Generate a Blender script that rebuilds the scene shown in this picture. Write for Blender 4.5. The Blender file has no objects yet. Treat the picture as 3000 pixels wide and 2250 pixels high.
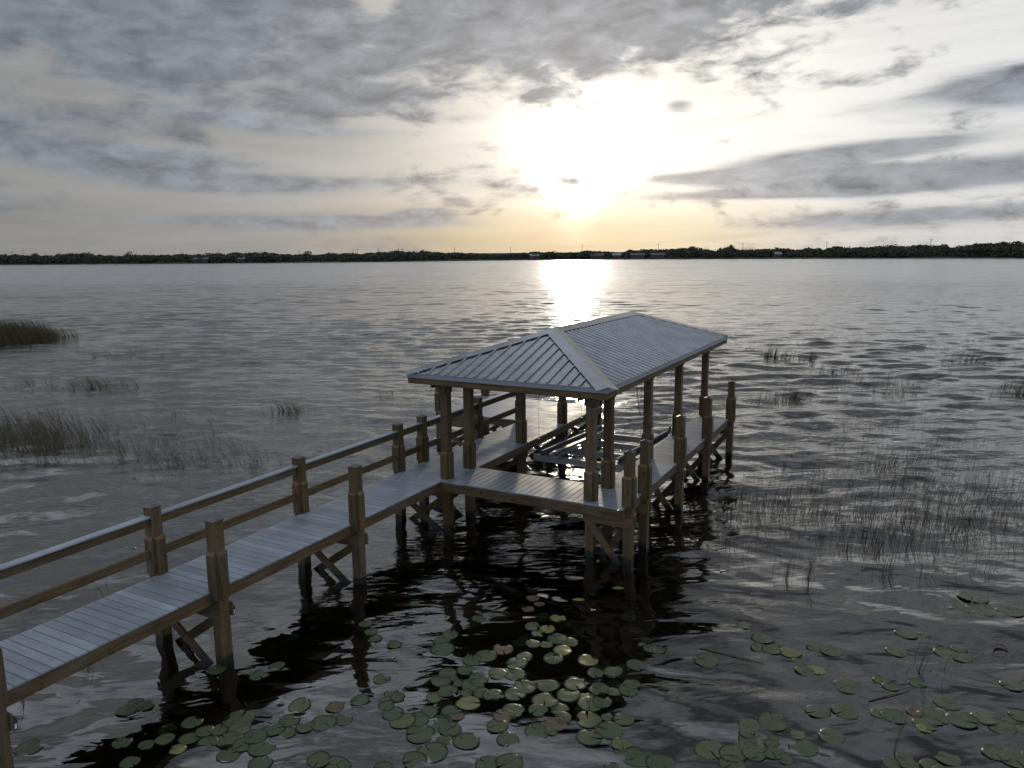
import bpy, bmesh, math, random
from math import radians as RAD, sin, cos, pi
from mathutils import Vector, Matrix
random.seed(7)
scene = bpy.context.scene
COL = scene.collection

# ------------------------------------------------------------------ camera
HD = 1.14                                   # deck height above the water (z = 0)
yaw, pitch, roll = -0.4926, -0.1711, -0.0091
CAM = Vector((8.690, -12.961, 4.760 + HD))
fwd = Vector((sin(yaw)*cos(pitch), cos(yaw)*cos(pitch), sin(pitch)))
rgt0 = Vector((cos(yaw), -sin(yaw), 0)); up0 = rgt0.cross(fwd)
rgt = cos(roll)*rgt0 + sin(roll)*up0
upv = -sin(roll)*rgt0 + cos(roll)*up0
cd = bpy.data.cameras.new('camera'); cam = bpy.data.objects.new('camera', cd); COL.objects.link(cam)
cd.sensor_width = 36; cd.lens = 2222.7/3000*36
cd.clip_start = 0.1; cd.clip_end = 20000
cam.matrix_world = Matrix(((rgt.x, upv.x, -fwd.x, CAM.x), (rgt.y, upv.y, -fwd.y, CAM.y), (rgt.z, upv.z, -fwd.z, CAM.z), (0, 0, 0, 1)))
scene.camera = cam
scene.view_settings.view_transform = 'Standard'; scene.view_settings.look = 'None'
scene.view_settings.gamma = 1; scene.view_settings.exposure = 0.0

# ------------------------------------------------------------------ node helpers
class NB:
    """small builder for node expressions"""
    def __init__(s, nt): s.nt = nt; s.n = nt.nodes; s.l = nt.links
    def put(s, sock, v):
        if isinstance(v, bpy.types.NodeSocket): s.l.new(v, sock)
        elif v is not None: sock.default_value = v
    def m(s, op, a, b=None, c=None, clamp=False):
        n = s.n.new('ShaderNodeMath'); n.operation = op; n.use_clamp = clamp
        s.put(n.inputs[0], a); s.put(n.inputs[1], b); s.put(n.inputs[2], c); return n.outputs[0]
    def v(s, op, a, b=None, scale=None):
        n = s.n.new('ShaderNodeVectorMath'); n.operation = op
        s.put(n.inputs[0], a); s.put(n.inputs[1], b)
        if scale is not None: s.put(n.inputs['Scale'], scale)
        return n.outputs['Value'] if op in ('DOT_PRODUCT', 'LENGTH', 'DISTANCE') else n.outputs[0]
    def comb(s, x, y, z):
        n = s.n.new('ShaderNodeCombineXYZ'); s.put(n.inputs[0], x); s.put(n.inputs[1], y); s.put(n.inputs[2], z); return n.outputs[0]
    def sep(s, v):
        n = s.n.new('ShaderNodeSeparateXYZ'); s.put(n.inputs[0], v); return n.outputs
    def noise(s, vec, scale, detail=4, rough=0.5, dist=0.0):
        n = s.n.new('ShaderNodeTexNoise'); s.put(n.inputs['Vector'], vec); s.put(n.inputs['Scale'], scale)
        s.put(n.inputs['Detail'], detail); s.put(n.inputs['Roughness'], rough); s.put(n.inputs['Distortion'], dist)
        return n.outputs['Fac']
    def ss(s, v, a, b, lo=0.0, hi=1.0):
        n = s.n.new('ShaderNodeMapRange'); n.interpolation_type = 'SMOOTHSTEP'
        s.put(n.inputs[0], v); s.put(n.inputs[1], a); s.put(n.inputs[2], b); s.put(n.inputs[3], lo); s.put(n.inputs[4], hi); return n.outputs[0]
    def lin(s, v, a, b, lo=0.0, hi=1.0):
        n = s.n.new('ShaderNodeMapRange'); s.put(n.inputs[0], v); s.put(n.inputs[1], a); s.put(n.inputs[2], b); s.put(n.inputs[3], lo); s.put(n.inputs[4], hi); return n.outputs[0]
    def mix(s, f, a, b, mode='MIX'):
        n = s.n.new('ShaderNodeMix'); n.data_type = 'RGBA'; n.blend_type = mode
        s.put(n.inputs[0], f)
        for i, c in ((6, a), (7, b)):
            if isinstance(c, (tuple, list)): c = tuple(c) + ((1,) if len(c) == 3 else ())
            s.put(n.inputs[i], c)
        return n.outputs[2]

# ------------------------------------------------------------------ sky and sun
SUN_AZ, SUN_EL = RAD(-23.5), RAD(7.5)
sdir = Vector((sin(SUN_AZ)*cos(SUN_EL), cos(SUN_AZ)*cos(SUN_EL), sin(SUN_EL)))
w = bpy.data.worlds.new('World'); scene.world = w; w.use_nodes = True
nt = w.node_tree; nt.nodes.clear(); b = NB(nt)
out = nt.nodes.new('ShaderNodeOutputWorld')
sky = nt.nodes.new('ShaderNodeTexSky'); sky.sky_type = 'NISHITA'; sky.sun_disc = False
sky.sun_elevation = SUN_EL; sky.sun_rotation = SUN_AZ; sky.air_density = 1.0; sky.dust_density = 2.0
bg1 = nt.nodes.new('ShaderNodeBackground'); nt.links.new(sky.outputs[0], bg1.inputs[0]); bg1.inputs[1].default_value = 0.05
tc = nt.nodes.new('ShaderNodeTexCoord').outputs['Generated']
D = b.v('NORMALIZE', tc)
dx, dy, dz = b.sep(D)
el = b.m('DEGREES', b.m('ARCSINE', dz)); az = b.m('DEGREES', b.m('ARCTAN2', dx, dy))
th = b.m('DEGREES', b.m('ARCCOSINE', b.m('MINIMUM', b.v('DOT_PRODUCT', D, tuple(sdir)), 0.99999)))
elc = b.m('MAXIMUM', el, 0.0)
# clouds live on a flat layer high above: project the direction on it
inv = b.m('DIVIDE', 1.0, b.m('ADD', b.m('MAXIMUM', dz, 0.0), 0.07))
ca, sa_ = cos(0.42), sin(0.42)
px = b.m('MULTIPLY', b.m('SUBTRACT', b.m('MULTIPLY', dx, ca), b.m('MULTIPLY', dy, -sa_)), inv)
py = b.m('MULTIPLY', b.m('ADD', b.m('MULTIPLY', dx, -sa_), b.m('MULTIPLY', dy, ca)), inv)
P1 = b.comb(px, b.m('MULTIPLY', py, 0.8), 0.0)
n_big = b.noise(P1, 1.9, 4, 0.55, 0.4)
n_mid = b.noise(b.comb(b.m('ADD', b.m('MULTIPLY', az, .10), b.m('MULTIPLY', el, .05)), b.m('SUBTRACT', b.m('MULTIPLY', el, .27), b.m('MULTIPLY', az, .012)), 3.3), 1.0, 4, 0.55, 0.5)
n_fine = b.noise(b.comb(b.m('MULTIPLY', az, .33), b.m('SUBTRACT', b.m('MULTIPLY', el, .85), b.m('MULTIPLY', az, .03)), 7.0), 1.0, 5, 0.6, 0.35)
# angular noise (streaks low over the horizon)
n_str = b.noise(b.comb(b.m('MULTIPLY', az, 0.040), b.m('ADD', b.m('MULTIPLY', el, 0.36), b.m('MULTIPLY', az, -0.008)), 1.5), 1.0, 6, 0.6, 0.6)
n_str2 = b.noise(b.comb(b.m('MULTIPLY', az, 0.16), b.m('MULTIPLY', el, 0.9), 9.0), 1.0, 6, 0.62, 0.8)
warp = b.m('MULTIPLY', b.m('SUBTRACT', n_mid, 0.5), 1.0)
def blob(a, e, sa, se, amp=1.0, tilt=0.0):
    u = b.m('SUBTRACT', az, a); t = b.m('SUBTRACT', b.m('SUBTRACT', el, e), b.m('MULTIPLY', u, tilt))
    u = b.m('DIVIDE', u, sa); t = b.m('DIVIDE', t, se)
    r2 = b.m('ADD', b.m('MULTIPLY', u, u), b.m('MULTIPLY', t, t))
    return b.m('MULTIPLY', b.m('POWER', 2.71828, b.m('MULTIPLY', r2, -1.0)), amp)
def total(L):
    s = L[0]
    for x in L[1:]: s = b.m('ADD', s, x)
    return s
bank = total([blob(-52, 14.4, 13, 4.0, 1.05), blob(-40, 11.5, 8, 2.2, .42, -.10), blob(-37.5, 16.8, 1.8, 1.0, -.9), blob(-33.5, 12.3, 4.5, 1.0, -.35, .2), blob(-33, 17.5, 12, 3.6, .75), blob(-23, 15.4, 11.5, 3.3, 1.35, .02),
              blob(-2.5, 16.0, 5, 1.3, .55, .1), blob(-7, 12.8, 5, .8, .28, .15), blob(-62, 9.0, 9, .9, .35), blob(-80, 18, 14, 8, .8), blob(-28, 30, 45, 10, .45), blob(30, 26, 20, 10, .5)])
dens = b.ss(b.m('ADD', b.m('ADD', b.m('MULTIPLY', bank, .55), b.m('MULTIPLY', n_mid, 1.15)), b.m('MULTIPLY', b.m('SUBTRACT', n_fine, .5), b.ss(az, -48, -30, .4, .95))), .60, .98)
streak = total([blob(-4, 6.4, 7, .65, .9, .07), blob(-1, 4.7, 10, .75, 1.0), blob(-13, 5.1, 5, .42, .8), blob(-10, 3.9, 10, .35, .7), blob(4.5, 9.7, 4, .9, 1.0, -.03),
                blob(-2, 2.0, 10, .75, .75, .03), blob(-55, 6.3, 8, .9, 1.0), blob(-47, 4.9, 8, .7, .9), blob(-46, 8.8, 9, 1.0, .8, -.06), blob(-42, 2.3, 10, .6, .95), blob(-34.5, 2.9, 2.2, .5, .9), blob(-62, 8.2, 6, .6, .8), blob(-34, 5.2, 6, .35, .5),
                blob(-66, 3.0, 10, 1.0, .5), blob(-16.2, 10.1, 1.2, .5, .55), blob(-32, 9.6, 3.5, .5, .35, .06), blob(-23.5, 9.6, .5, .22, .55), blob(-20.6, 9.0, .7, .3, .5), blob(14, 5.5, 8, 1.2, .8)])
sden = b.ss(b.m('ADD', b.m('MULTIPLY', streak, .66), b.m('ADD', b.m('MULTIPLY', n_str, .95), b.m('MULTIPLY', n_str2, .18))), .62, .98)
# brightness of the thin veil in front of the sun
cw = b.lin(b.ss(el, 1.0, 9.0), 0, 1, 1.3, 3.2)
du = b.m('DIVIDE', b.m('SUBTRACT', az, -23.5), cw); dv = b.m('DIVIDE', b.m('SUBTRACT', el, 6.9), 3.4)
glow = b.m('ADD', b.m('MULTIPLY', b.m('POWER', 2.71828, b.m('MULTIPLY', b.m('ADD', b.m('MULTIPLY', du, du), b.m('MULTIPLY', dv, dv)), -1.0)), 2.2),
           b.m('MULTIPLY', b.m('POWER', 2.71828, b.m('DIVIDE', th, -13.0)), .85))
side = b.ss(az, -42, -8, 0.0, .42)
side = b.m('MULTIPLY', side, b.ss(az, 50, 100, 1.0, 0.0))
veil = b.m('ADD', b.m('ADD', .27, glow), side)
veil = b.m('MULTIPLY', veil, b.lin(n_str, .3, .7, .88, 1.14))
low = b.ss(el, 5.5, 0.0)                     # thick air close to the horizon dims the glow
veil = b.m('MULTIPLY', veil, b.m('SUBTRACT', 1.0, b.m('MULTIPLY', low, b.ss(th, 30, 3, .16, .34))))
warmf = b.m('MULTIPLY', b.ss(el, 5.5, 0.5), b.ss(th, 24, 5))
vtint = b.mix(b.ss(th, 30, 4), (0.985, .985, .975), (1.05, 1.0, .90))
vtint = b.mix(warmf, vtint, (1.20, 1.0, .68))
veil = b.m('MULTIPLY', veil, b.lin(n_str2, .3, .7, .96, 1.04))
vcol = b.v('SCALE', vtint, scale=veil)
bright_c = b.m('ADD', .205, b.m('MULTIPLY', b.m('POWER', 2.71828, b.m('DIVIDE', th, -13.0)), .24))
bright_c = b.m('MULTIPLY', bright_c, b.lin(n_fine, .32, .68, 1.38, .72))
dk = b.m('MULTIPLY', b.m('MULTIPLY', b.ss(el, 17.5, 23), b.ss(el, 40, 32)), b.ss(th, 70, 45))
bright_c = b.m('MULTIPLY', bright_c, b.m('SUBTRACT', 1.0, b.m('MULTIPLY', dk, .12)))
ccol = b.v('SCALE', b.mix(b.ss(th, 30, 5), (.87, .98, 1.14), (.95, .99, 1.08)), scale=bright_c)
edge = b.m('MULTIPLY', b.ss(dens, 0.0, .35), b.ss(dens, .95, .45))
c1 = b.mix(b.m('MULTIPLY', sden, b.ss(th, 2, 9, .45, .88)), vcol, b.v('SCALE', ccol, scale=b.ss(th, 8, 35, 1.2, 1.08)))
c2 = b.mix(b.m('MULTIPLY', dens, .93), c1, ccol)
# behind the camera the sky is an even evening grey
hi = b.mix(b.ss(th, 48, 85), (.56, .595, .66), (.66, .72, .83))
hi = b.v('SCALE', hi, scale=b.ss(b.m('ADD', b.m('MULTIPLY', n_big, .8), b.m('MULTIPLY', n_mid, .2)), .38, .60, .38, 1.85))
c2 = b.mix(b.m('MAXIMUM', b.ss(el, 19, 34, 0, .92), b.ss(th, 55, 90, 0, .92)), c2, hi)
dk = b.m('MULTIPLY', b.m('MULTIPLY', b.ss(el, 16.5, 21), b.ss(el, 50, 34)), b.m('MULTIPLY', b.ss(az, -36, -22), b.ss(az, 58, 38)))
c2 = b.v('SCALE', c2, scale=b.m('SUBTRACT', 1.0, b.m('MULTIPLY', dk, .50)))
bg2 = nt.nodes.new('ShaderNodeBackground'); nt.links.new(c2, bg2.inputs[0]); bg2.inputs[1].default_value = 1.0
mx = nt.nodes.new('ShaderNodeMixShader'); mx.inputs[0].default_value = .965
nt.links.new(bg1.outputs[0], mx.inputs[1]); nt.links.new(bg2.outputs[0], mx.inputs[2]); nt.links.new(mx.outputs[0], out.inputs[0])
w.cycles.sampling_method = 'MANUAL'; w.cycles.sample_map_resolution = 2048

sl = bpy.data.lights.new('sun', 'SUN'); sl.energy = 0.5; sl.angle = RAD(2.5); sl.color = (1.0, .86, .66)
so = bpy.data.objects.new('sun', sl); COL.objects.link(so)
so.rotation_euler = sdir.to_track_quat('Z', 'Y').to_euler(); so.location = (0, 0, 60)

# ------------------------------------------------------------------ materials
def new_mat(name):
    m = bpy.data.materials.new(name); m.use_nodes = True; nt = m.node_tree
    bs = nt.nodes['Principled BSDF']; return m, NB(nt), bs
def bumpn(b, h, dist, strength=1.0):
    n = b.n.new('ShaderNodeBump'); b.put(n.inputs['Height'], h); n.inputs['Distance'].default_value = dist; n.inputs['Strength'].default_value = strength; return n.outputs[0]
def objco(b): return b.n.new('ShaderNodeTexCoord').outputs['Object']
def worldco(b): return b.n.new('ShaderNodeNewGeometry').outputs['Position']
def wood(name, axis, c1, c2):
    m, b, bs = new_mat(name)
    x, y, z = b.sep(worldco(b))
    s = [11, 11, 11]; s[axis] = 0.9
    v = b.comb(b.m('MULTIPLY', x, s[0]), b.m('MULTIPLY', y, s[1]), b.m('MULTIPLY', z, s[2]))
    at = b.n.new('ShaderNodeAttribute'); at.attribute_name = 'rnd'
    v = b.v('ADD', v, b.comb(b.m('MULTIPLY', at.outputs['Fac'], 37.0), b.m('MULTIPLY', at.outputs['Fac'], 13.0), 0))
    g = b.noise(v, 1.6, 6, .62, .7); g2 = b.noise(v, 7.0, 4, .6, .3)
    col = b.mix(b.ss(g, .3, .7), c1, c2)
    grey = b.noise(worldco(b), 1.3, 4, .6); col = b.mix(b.ss(grey, .45, .7, 0, .35), col, (.095, .088, .078))
    ck = b.noise(b.comb(b.m('MULTIPLY', x, 34 if axis != 0 else 1.2), b.m('MULTIPLY', y, 34 if axis != 1 else 1.2), b.m('MULTIPLY', z, 34 if axis != 2 else 1.2)), 1.0, 2, .5, .3)
    col = b.mix(b.ss(ck, .64, .70, 0, .8), col, (.018, .013, .008))
    col = b.mix(b.m('MULTIPLY', b.ss(g2, .5, .75), .45), col, tuple(q*.45 for q in c1))
    kn = b.noise(worldco(b), 5.5, 2, .5)
    col = b.mix(b.m('MULTIPLY', b.ss(kn, .68, .74), .6), col, tuple(q*.3 for q in c1))
    hsv = b.n.new('ShaderNodeHueSaturation'); b.put(hsv.inputs['Color'], col); b.put(hsv.inputs['Value'], b.lin(at.outputs['Fac'], 0, 1, .78, 1.2))
    col = hsv.outputs[0]
    wet = b.ss(b.m('ADD', z, b.m('MULTIPLY', b.m('SUBTRACT', b.noise(worldco(b), 9, 3), .5), .12)), .17, .10)
    col = b.mix(wet, col, (.016, .016, .012))
    b.put(bs.inputs['Base Color'], col); b.put(bs.inputs['Roughness'], b.m('SUBTRACT', .72, b.m('MULTIPLY', wet, .5)))
    b.put(bs.inputs['Normal'], bumpn(b, b.m('ADD', g, b.m('MULTIPLY', g2, .6)), .003))
    bs.inputs['Specular IOR Level'].default_value = .3
    return m
W1, W2 = (.040, .027, .012), (.088, .060, .028)
WOOD = [wood('treated_wood_%s' % a, i, W1, W2) for i, a in enumerate(('across', 'along', 'upright'))]
WCUT = wood('fresh_cut_wood', 2, (.085, .052, .025), (.12, .074, .035))
m, b, bs = new_mat('composite_decking'); DECK = m
x, y, z = b.sep(worldco(b))
at = b.n.new('ShaderNodeAttribute'); at.attribute_name = 'rnd'
ax = b.n.new('ShaderNodeAttribute'); ax.attribute_name = 'dirx'
v1 = b.comb(b.m('MULTIPLY', x, 1.6), b.m('MULTIPLY', y, 45.0), b.m('MULTIPLY', at.outputs['Fac'], 20))
v2 = b.comb(b.m('MULTIPLY', y, 1.6), b.m('MULTIPLY', x, 45.0), b.m('MULTIPLY', at.outputs['Fac'], 20))
vv = b.n.new('ShaderNodeMix'); vv.data_type = 'VECTOR'; b.put(vv.inputs[0], ax.outputs['Fac']); b.put(vv.inputs[4], v2); b.put(vv.inputs[5], v1)
g = b.noise(vv.outputs[1], 1.0, 5, .6, .2); st = b.noise(worldco(b), 1.7, 5, .6, .4); sp = b.noise(worldco(b), 46, 2, .5)
col = b.mix(b.ss(g, .3, .7), (.145, .170, .20), (.21, .236, .268))
hsv = b.n.new('ShaderNodeHueSaturation'); b.put(hsv.inputs['Color'], col)
b.put(hsv.inputs['Value'], b.m('MULTIPLY', b.lin(at.outputs['Fac'], 0, 1, .80, 1.14), b.lin(st, .3, .7, .80, 1.12)))
col = b.mix(b.m('MULTIPLY', b.ss(sp, .75, .82), .5), hsv.outputs[0], (.10, .085, .07))
b.put(bs.inputs['Base Color'], col); b.put(bs.inputs['Roughness'], b.lin(st, .3, .7, .40, .56)); bs.inputs['Specular IOR Level'].default_value = .5
b.put(bs.inputs['Normal'], bumpn(b, g, .002))
m, b, bs = new_mat('galvanised_roof_metal'); METAL = m
st = b.noise(worldco(b), 2.2, 5, .6, .5); st2 = b.noise(worldco(b), 14, 3, .6)
b.put(bs.inputs['Base Color'], b.mix(b.ss(st, .3, .7), (.19, .205, .225), (.265, .28, .30)))
bs.inputs['Metallic'].default_value = .85
b.put(bs.inputs['Roughness'], b.m('ADD', b.lin(st, .3, .7, .12, .20), b.m('MULTIPLY', st2, .04)))
m, b, bs = new_mat('painted_drip_metal'); TRIM = m
st = b.noise(worldco(b), 5, 4, .6)
b.put(bs.inputs['Base Color'], b.mix(st, (.15, .17, .20), (.20, .22, .25))); bs.inputs['Metallic'].default_value = .25; bs.inputs['Roughness'].default_value = .42
m, b, bs = new_mat('brushed_aluminium'); ALU = m
st = b.noise(worldco(b), 9, 4, .6)
b.put(bs.inputs['Base Color'], b.mix(st, (.26, .27, .285), (.38, .39, .40))); bs.inputs['Metallic'].default_value = .8
b.put(bs.inputs['Roughness'], b.lin(st, .3, .7, .32, .5))
def flat(name, col, rough=.6, metal=0.0, spec=.5, var=.15, sc=6):
    m, b, bs = new_mat(name); n = b.noise(worldco(b), sc, 4, .6)
    b.put(bs.inputs['Base Color'], b.mix(n, tuple(q*(1-var*2) for q in col), tuple(q*(1+var*2) for q in col)))
    bs.inputs['Roughness'].default_value = rough; bs.inputs['Metallic'].default_value = metal; bs.inputs['Specular IOR Level'].default_value = spec
    return m
BLACK = flat('black_plastic', (.02, .02, .02), .45)
CAPM = flat('dark_cap_metal', (.05, .045, .045), .32, .3)
CARPET = flat('bunk_carpet', (.055, .06, .07), .95, 0, .2, .2, 40)
SCREW = flat('screw_heads', (.07, .07, .075), .4, .5)
WIRE = flat('steel_cable', (.10, .10, .10), .5, .5)
LABEL = flat('white_label', (.5, .5, .5), .6)
ORANGE = flat('faded_red_wood', (.28, .12, .06), .7)

# ------------------------------------------------------------------ mesh helpers
def tag(o, label=None, cat=None, group=None, kind=None):
    if label: o['label'] = label
    if cat: o['category'] = cat
    if group: o['group'] = group
    if kind: o['kind'] = kind
    return o
def empty(name, loc=(0, 0, 0)):
    o = bpy.data.objects.new(name, None); COL.objects.link(o); o.location = loc; o.empty_display_size = .2; return o
class MB:
    def __init__(s): s.v = []; s.f = []; s.mi = []; s.r = []; s.d = []
    def quad(s, pts, mi=0, r=.5, d=0.):
        i = len(s.v); s.v += [tuple(p) for p in pts]; s.f.append(tuple(range(i, i+len(pts)))); s.mi.append(mi); s.r.append(r); s.d.append(d)
    def hull8(s, P, mi=0, r=None, d=0.):
        """P: 4 lower then 4 upper corners, both counter-clockwise"""
        if r is None: r = random.random()
        i = len(s.v); s.v += [tuple(p) for p in P]
        for q in ((3, 2, 1, 0), (4, 5, 6, 7), (0, 1, 5, 4), (1, 2, 6, 5), (2, 3, 7, 6), (3, 0, 4, 7)):
            s.f.append(tuple(i+k for k in q)); s.mi.append(mi); s.r.append(r); s.d.append(d)
    def box(s, x0, y0, z0, x1, y1, z1, mi=0, r=None, d=0., c=0.0):
        if r is None: r = random.random()
        if c <= 0:
            s.hull8([(x0, y0, z0), (x1, y0, z0), (x1, y1, z0), (x0, y1, z0), (x0, y0, z1), (x1, y0, z1), (x1, y1, z1), (x0, y1, z1)], mi, r, d); return
        s.hull8([(x0, y0, z0), (x1, y0, z0), (x1, y1, z0), (x0, y1, z0), (x0, y0, z1-c), (x1, y0, z1-c), (x1, y1, z1-c), (x0, y1, z1-c)], mi, r, d)
        s.f.pop(-5); s.mi.pop(-5); s.r.pop(-5); s.d.pop(-5)
        i = len(s.v); s.v += [(x0, y0, z1-c), (x1, y0, z1-c), (x1, y1, z1-c), (x0, y1, z1-c), (x0+c, y0+c, z1), (x1-c, y0+c, z1), (x1-c, y1-c, z1), (x0+c, y1-c, z1)]
        for q in ((4, 5, 6, 7), (0, 1, 5, 4), (1, 2, 6, 5), (2, 3, 7, 6), (3, 0, 4, 7)):
            s.f.append(tuple(i+k for k in q)); s.mi.append(mi); s.r.append(r); s.d.append(d)
    def beam(s, a, b_, w, h, mi=0, up=(0, 0, 1), r=None):
        a, b_ = Vector(a), Vector(b_); t = (b_-a).normalized(); sd = t.cross(Vector(up)).normalized(); u = sd.cross(t)
        P = []
        for q in (-h/2, h/2):
            for e, sg in ((a, -1), (a, 1), (b_, 1), (b_, -1)): P.append(e + sd*sg*w/2 + u*q)
        s.hull8(P, mi, r)
    def tube(s, pts, rad, n=6, mi=0, r=.5):
        pts = [Vector(p) for p in pts]; i0 = len(s.v)
        for k, p in enumerate(pts):
            t = (pts[min(k+1, len(pts)-1)]-pts[max(k-1, 0)]).normalized()
            a = t.cross(Vector((0.3, .2, 1) if abs(t.z) < .9 else (1, 0, 0))).normalized(); c = t.cross(a)
            rr = rad[k] if isinstance(rad, (list, tuple)) else rad
            for j in range(n): s.v.append(tuple(p + (a*cos(2*pi*j/n)+c*sin(2*pi*j/n))*rr))
        for k in range(len(pts)-1):
            for j in range(n):
                a, c = i0+k*n+j, i0+k*n+(j+1) % n
                s.f.append((a, c, c+n, a+n)); s.mi.append(mi); s.r.append(r); s.d.append(0)
        s.f.append(tuple(i0+j for j in range(n))[::-1]); s.f.append(tuple(i0+(len(pts)-1)*n+j for j in range(n)))
        s.mi += [mi, mi]; s.r += [r, r]; s.d += [0, 0]
    def build(s, name, mats, parent=None, smooth=False, loc=None):
        me = bpy.data.meshes.new(name); me.from_pydata(s.v, [], s.f)
        if not isinstance(mats, (list, tuple)): mats = [mats]
        for m in mats: me.materials.append(m)
        me.polygons.foreach_set('material_index', s.mi)
        a = me.attributes.new('rnd', 'FLOAT', 'FACE'); a.data.foreach_set('value', s.r)
        a = me.attributes.new('dirx', 'FLOAT', 'FACE'); a.data.foreach_set('value', [float(q) for q in s.d])
        if smooth: me.polygons.foreach_set('use_smooth', [True]*len(s.f))
        me.update()
        o = bpy.data.objects.new(name, me); COL.objects.link(o)
        if parent is not None: o.parent = parent
        if loc is not None: o.location = loc
        return o
def lerp(a, b_, t): return a+(b_-a)*t
def interp(tab, x):
    if x <= tab[0][0]: return tab[0][1]
    for (x0, y0), (x1, y1) in zip(tab, tab[1:]):
        if x <= x1: return lerp(y0, y1, (x-x0)/(x1-x0))
    return tab[-1][1]
VF = Vector((sin(yaw), cos(yaw), 0)); VR = Vector((cos(yaw), -sin(yaw), 0)); C0 = Vector((CAM.x, CAM.y, 0))

# ------------------------------------------------------------------ water, lake bed, far shore land
m = bpy.data.materials.new('lake_water'); m.use_nodes = True; WATER = m
nt = m.node_tree; nt.nodes.clear(); b = NB(nt)
pos = worldco(b); x, y, z = b.sep(pos)
# shelter: distance out from the planted margin where the boardwalk starts
rel = b.v('SUBTRACT', pos, (CAM.x, CAM.y, 0))
fd = b.v('DOT_PRODUCT', rel, tuple(VF)); rd = b.v('DOT_PRODUCT', rel, tuple(VR))
wob = b.m('MULTIPLY', b.m('SUBTRACT', b.noise(pos, .12, 2), .5), 5.0)
open_ = b.ss(b.m('ADD', fd, wob), 10.5, 21.0)
far_ = b.ss(fd, 25, 160)
# crests lie roughly across the view, running in from the lake
wv = b.comb(b.m('MULTIPLY', rd, .40), fd, 0.0)
wv2 = b.comb(b.m('ADD', b.m('MULTIPLY', rd, .45), b.m('MULTIPLY', fd, .22)), b.m('SUBTRACT', fd, b.m('MULTIPLY', rd, .18)), 4.0)
wvn = b.comb(b.m('MULTIPLY', rd, .62), b.m('ADD', fd, b.m('MULTIPLY', rd, .22)), 1.0)
nA = b.noise(wvn, .75, 1.5, .45, .45)            # slow swell
nB = b.noise(wv2, 1.9, 2, .5, .5)           # chop
nC = b.noise(wv, 6.5, 3, .5, .6)            # ripples
nD = b.noise(wv2, 19.0, 2, .5, .3)
nE = b.noise(b.comb(b.m('MULTIPLY', rd, .10), b.m('MULTIPLY', fd, .22), 5.0), 1.0, 3, .6, .5)
lane = b.noise(b.comb(b.m('MULTIPLY', rd, .010), b.m('MULTIPLY', fd, .035), 2.0), 1.0, 4, .6, .8)
patch = b.ss(b.noise(b.comb(b.m('MULTIPLY', rd, .25), b.m('MULTIPLY', fd, .45), 6.0), 1.0, 3, .55, .5), .42, .62)
aA = b.lin(open_, 0, 1, .17, .03)
aB = b.lin(open_, 0, 1, .030, .045)
aC = b.m('MULTIPLY', b.lin(open_, 0, 1, .0042, .030), b.lin(patch, 0, 1, .35, 1.25))
aD = b.m('MULTIPLY', b.lin(open_, 0, 1, .0002, .0030), b.lin(patch, 0, 1, .1, 1.3))
h = b.m('ADD', b.m('ADD', b.m('MULTIPLY', nA, aA), b.m('MULTIPLY', nB, aB)), b.m('ADD', b.m('MULTIPLY', nC, aC), b.m('MULTIPLY', nD, aD)))
h = b.m('MULTIPLY', h, b.ss(fd, 20, 120, 1.0, .34))
h = b.m('ADD', h, b.m('MULTIPLY', nE, b.ss(fd, 25, 160, 0, .50)))
h = b.m('MULTIPLY', h, b.lin(lane, .35, .65, .8, 1.15))
N = bumpn(b, h, 1.0)
fr = nt.nodes.new('ShaderNodeFresnel'); b.put(fr.inputs[0], b.lin(b.ss(fd, 16, 45), 0, 1, 2.05, 1.75)); nt.links.new(N, fr.inputs[1])
gl = nt.nodes.new('ShaderNodeBsdfGlossy'); gl.inputs['Color'].default_value = (.97, .98, 1, 1); nt.links.new(N, gl.inputs['Normal'])
b.put(gl.inputs['Roughness'], b.m('ADD', b.ss(fd, 35, 200, .008, .20), b.m('MULTIPLY', open_, .012)))
tr = nt.nodes.new('ShaderNodeBsdfTransparent'); tr.inputs[0].default_value = (.80, .84, .70, 1)
mx = nt.nodes.new('ShaderNodeMixShader'); b.put(mx.inputs[0], b.m('MULTIPLY', fr.outputs[0], b.lin(far_, 0, 1, 1.0, .88))); nt.links.new(tr.outputs[0], mx.inputs[1]); nt.links.new(gl.outputs[0], mx.inputs[2])
o_ = nt.nodes.new('ShaderNodeOutputMaterial'); nt.links.new(mx.outputs[0], o_.inputs[0])
import numpy as np
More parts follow.
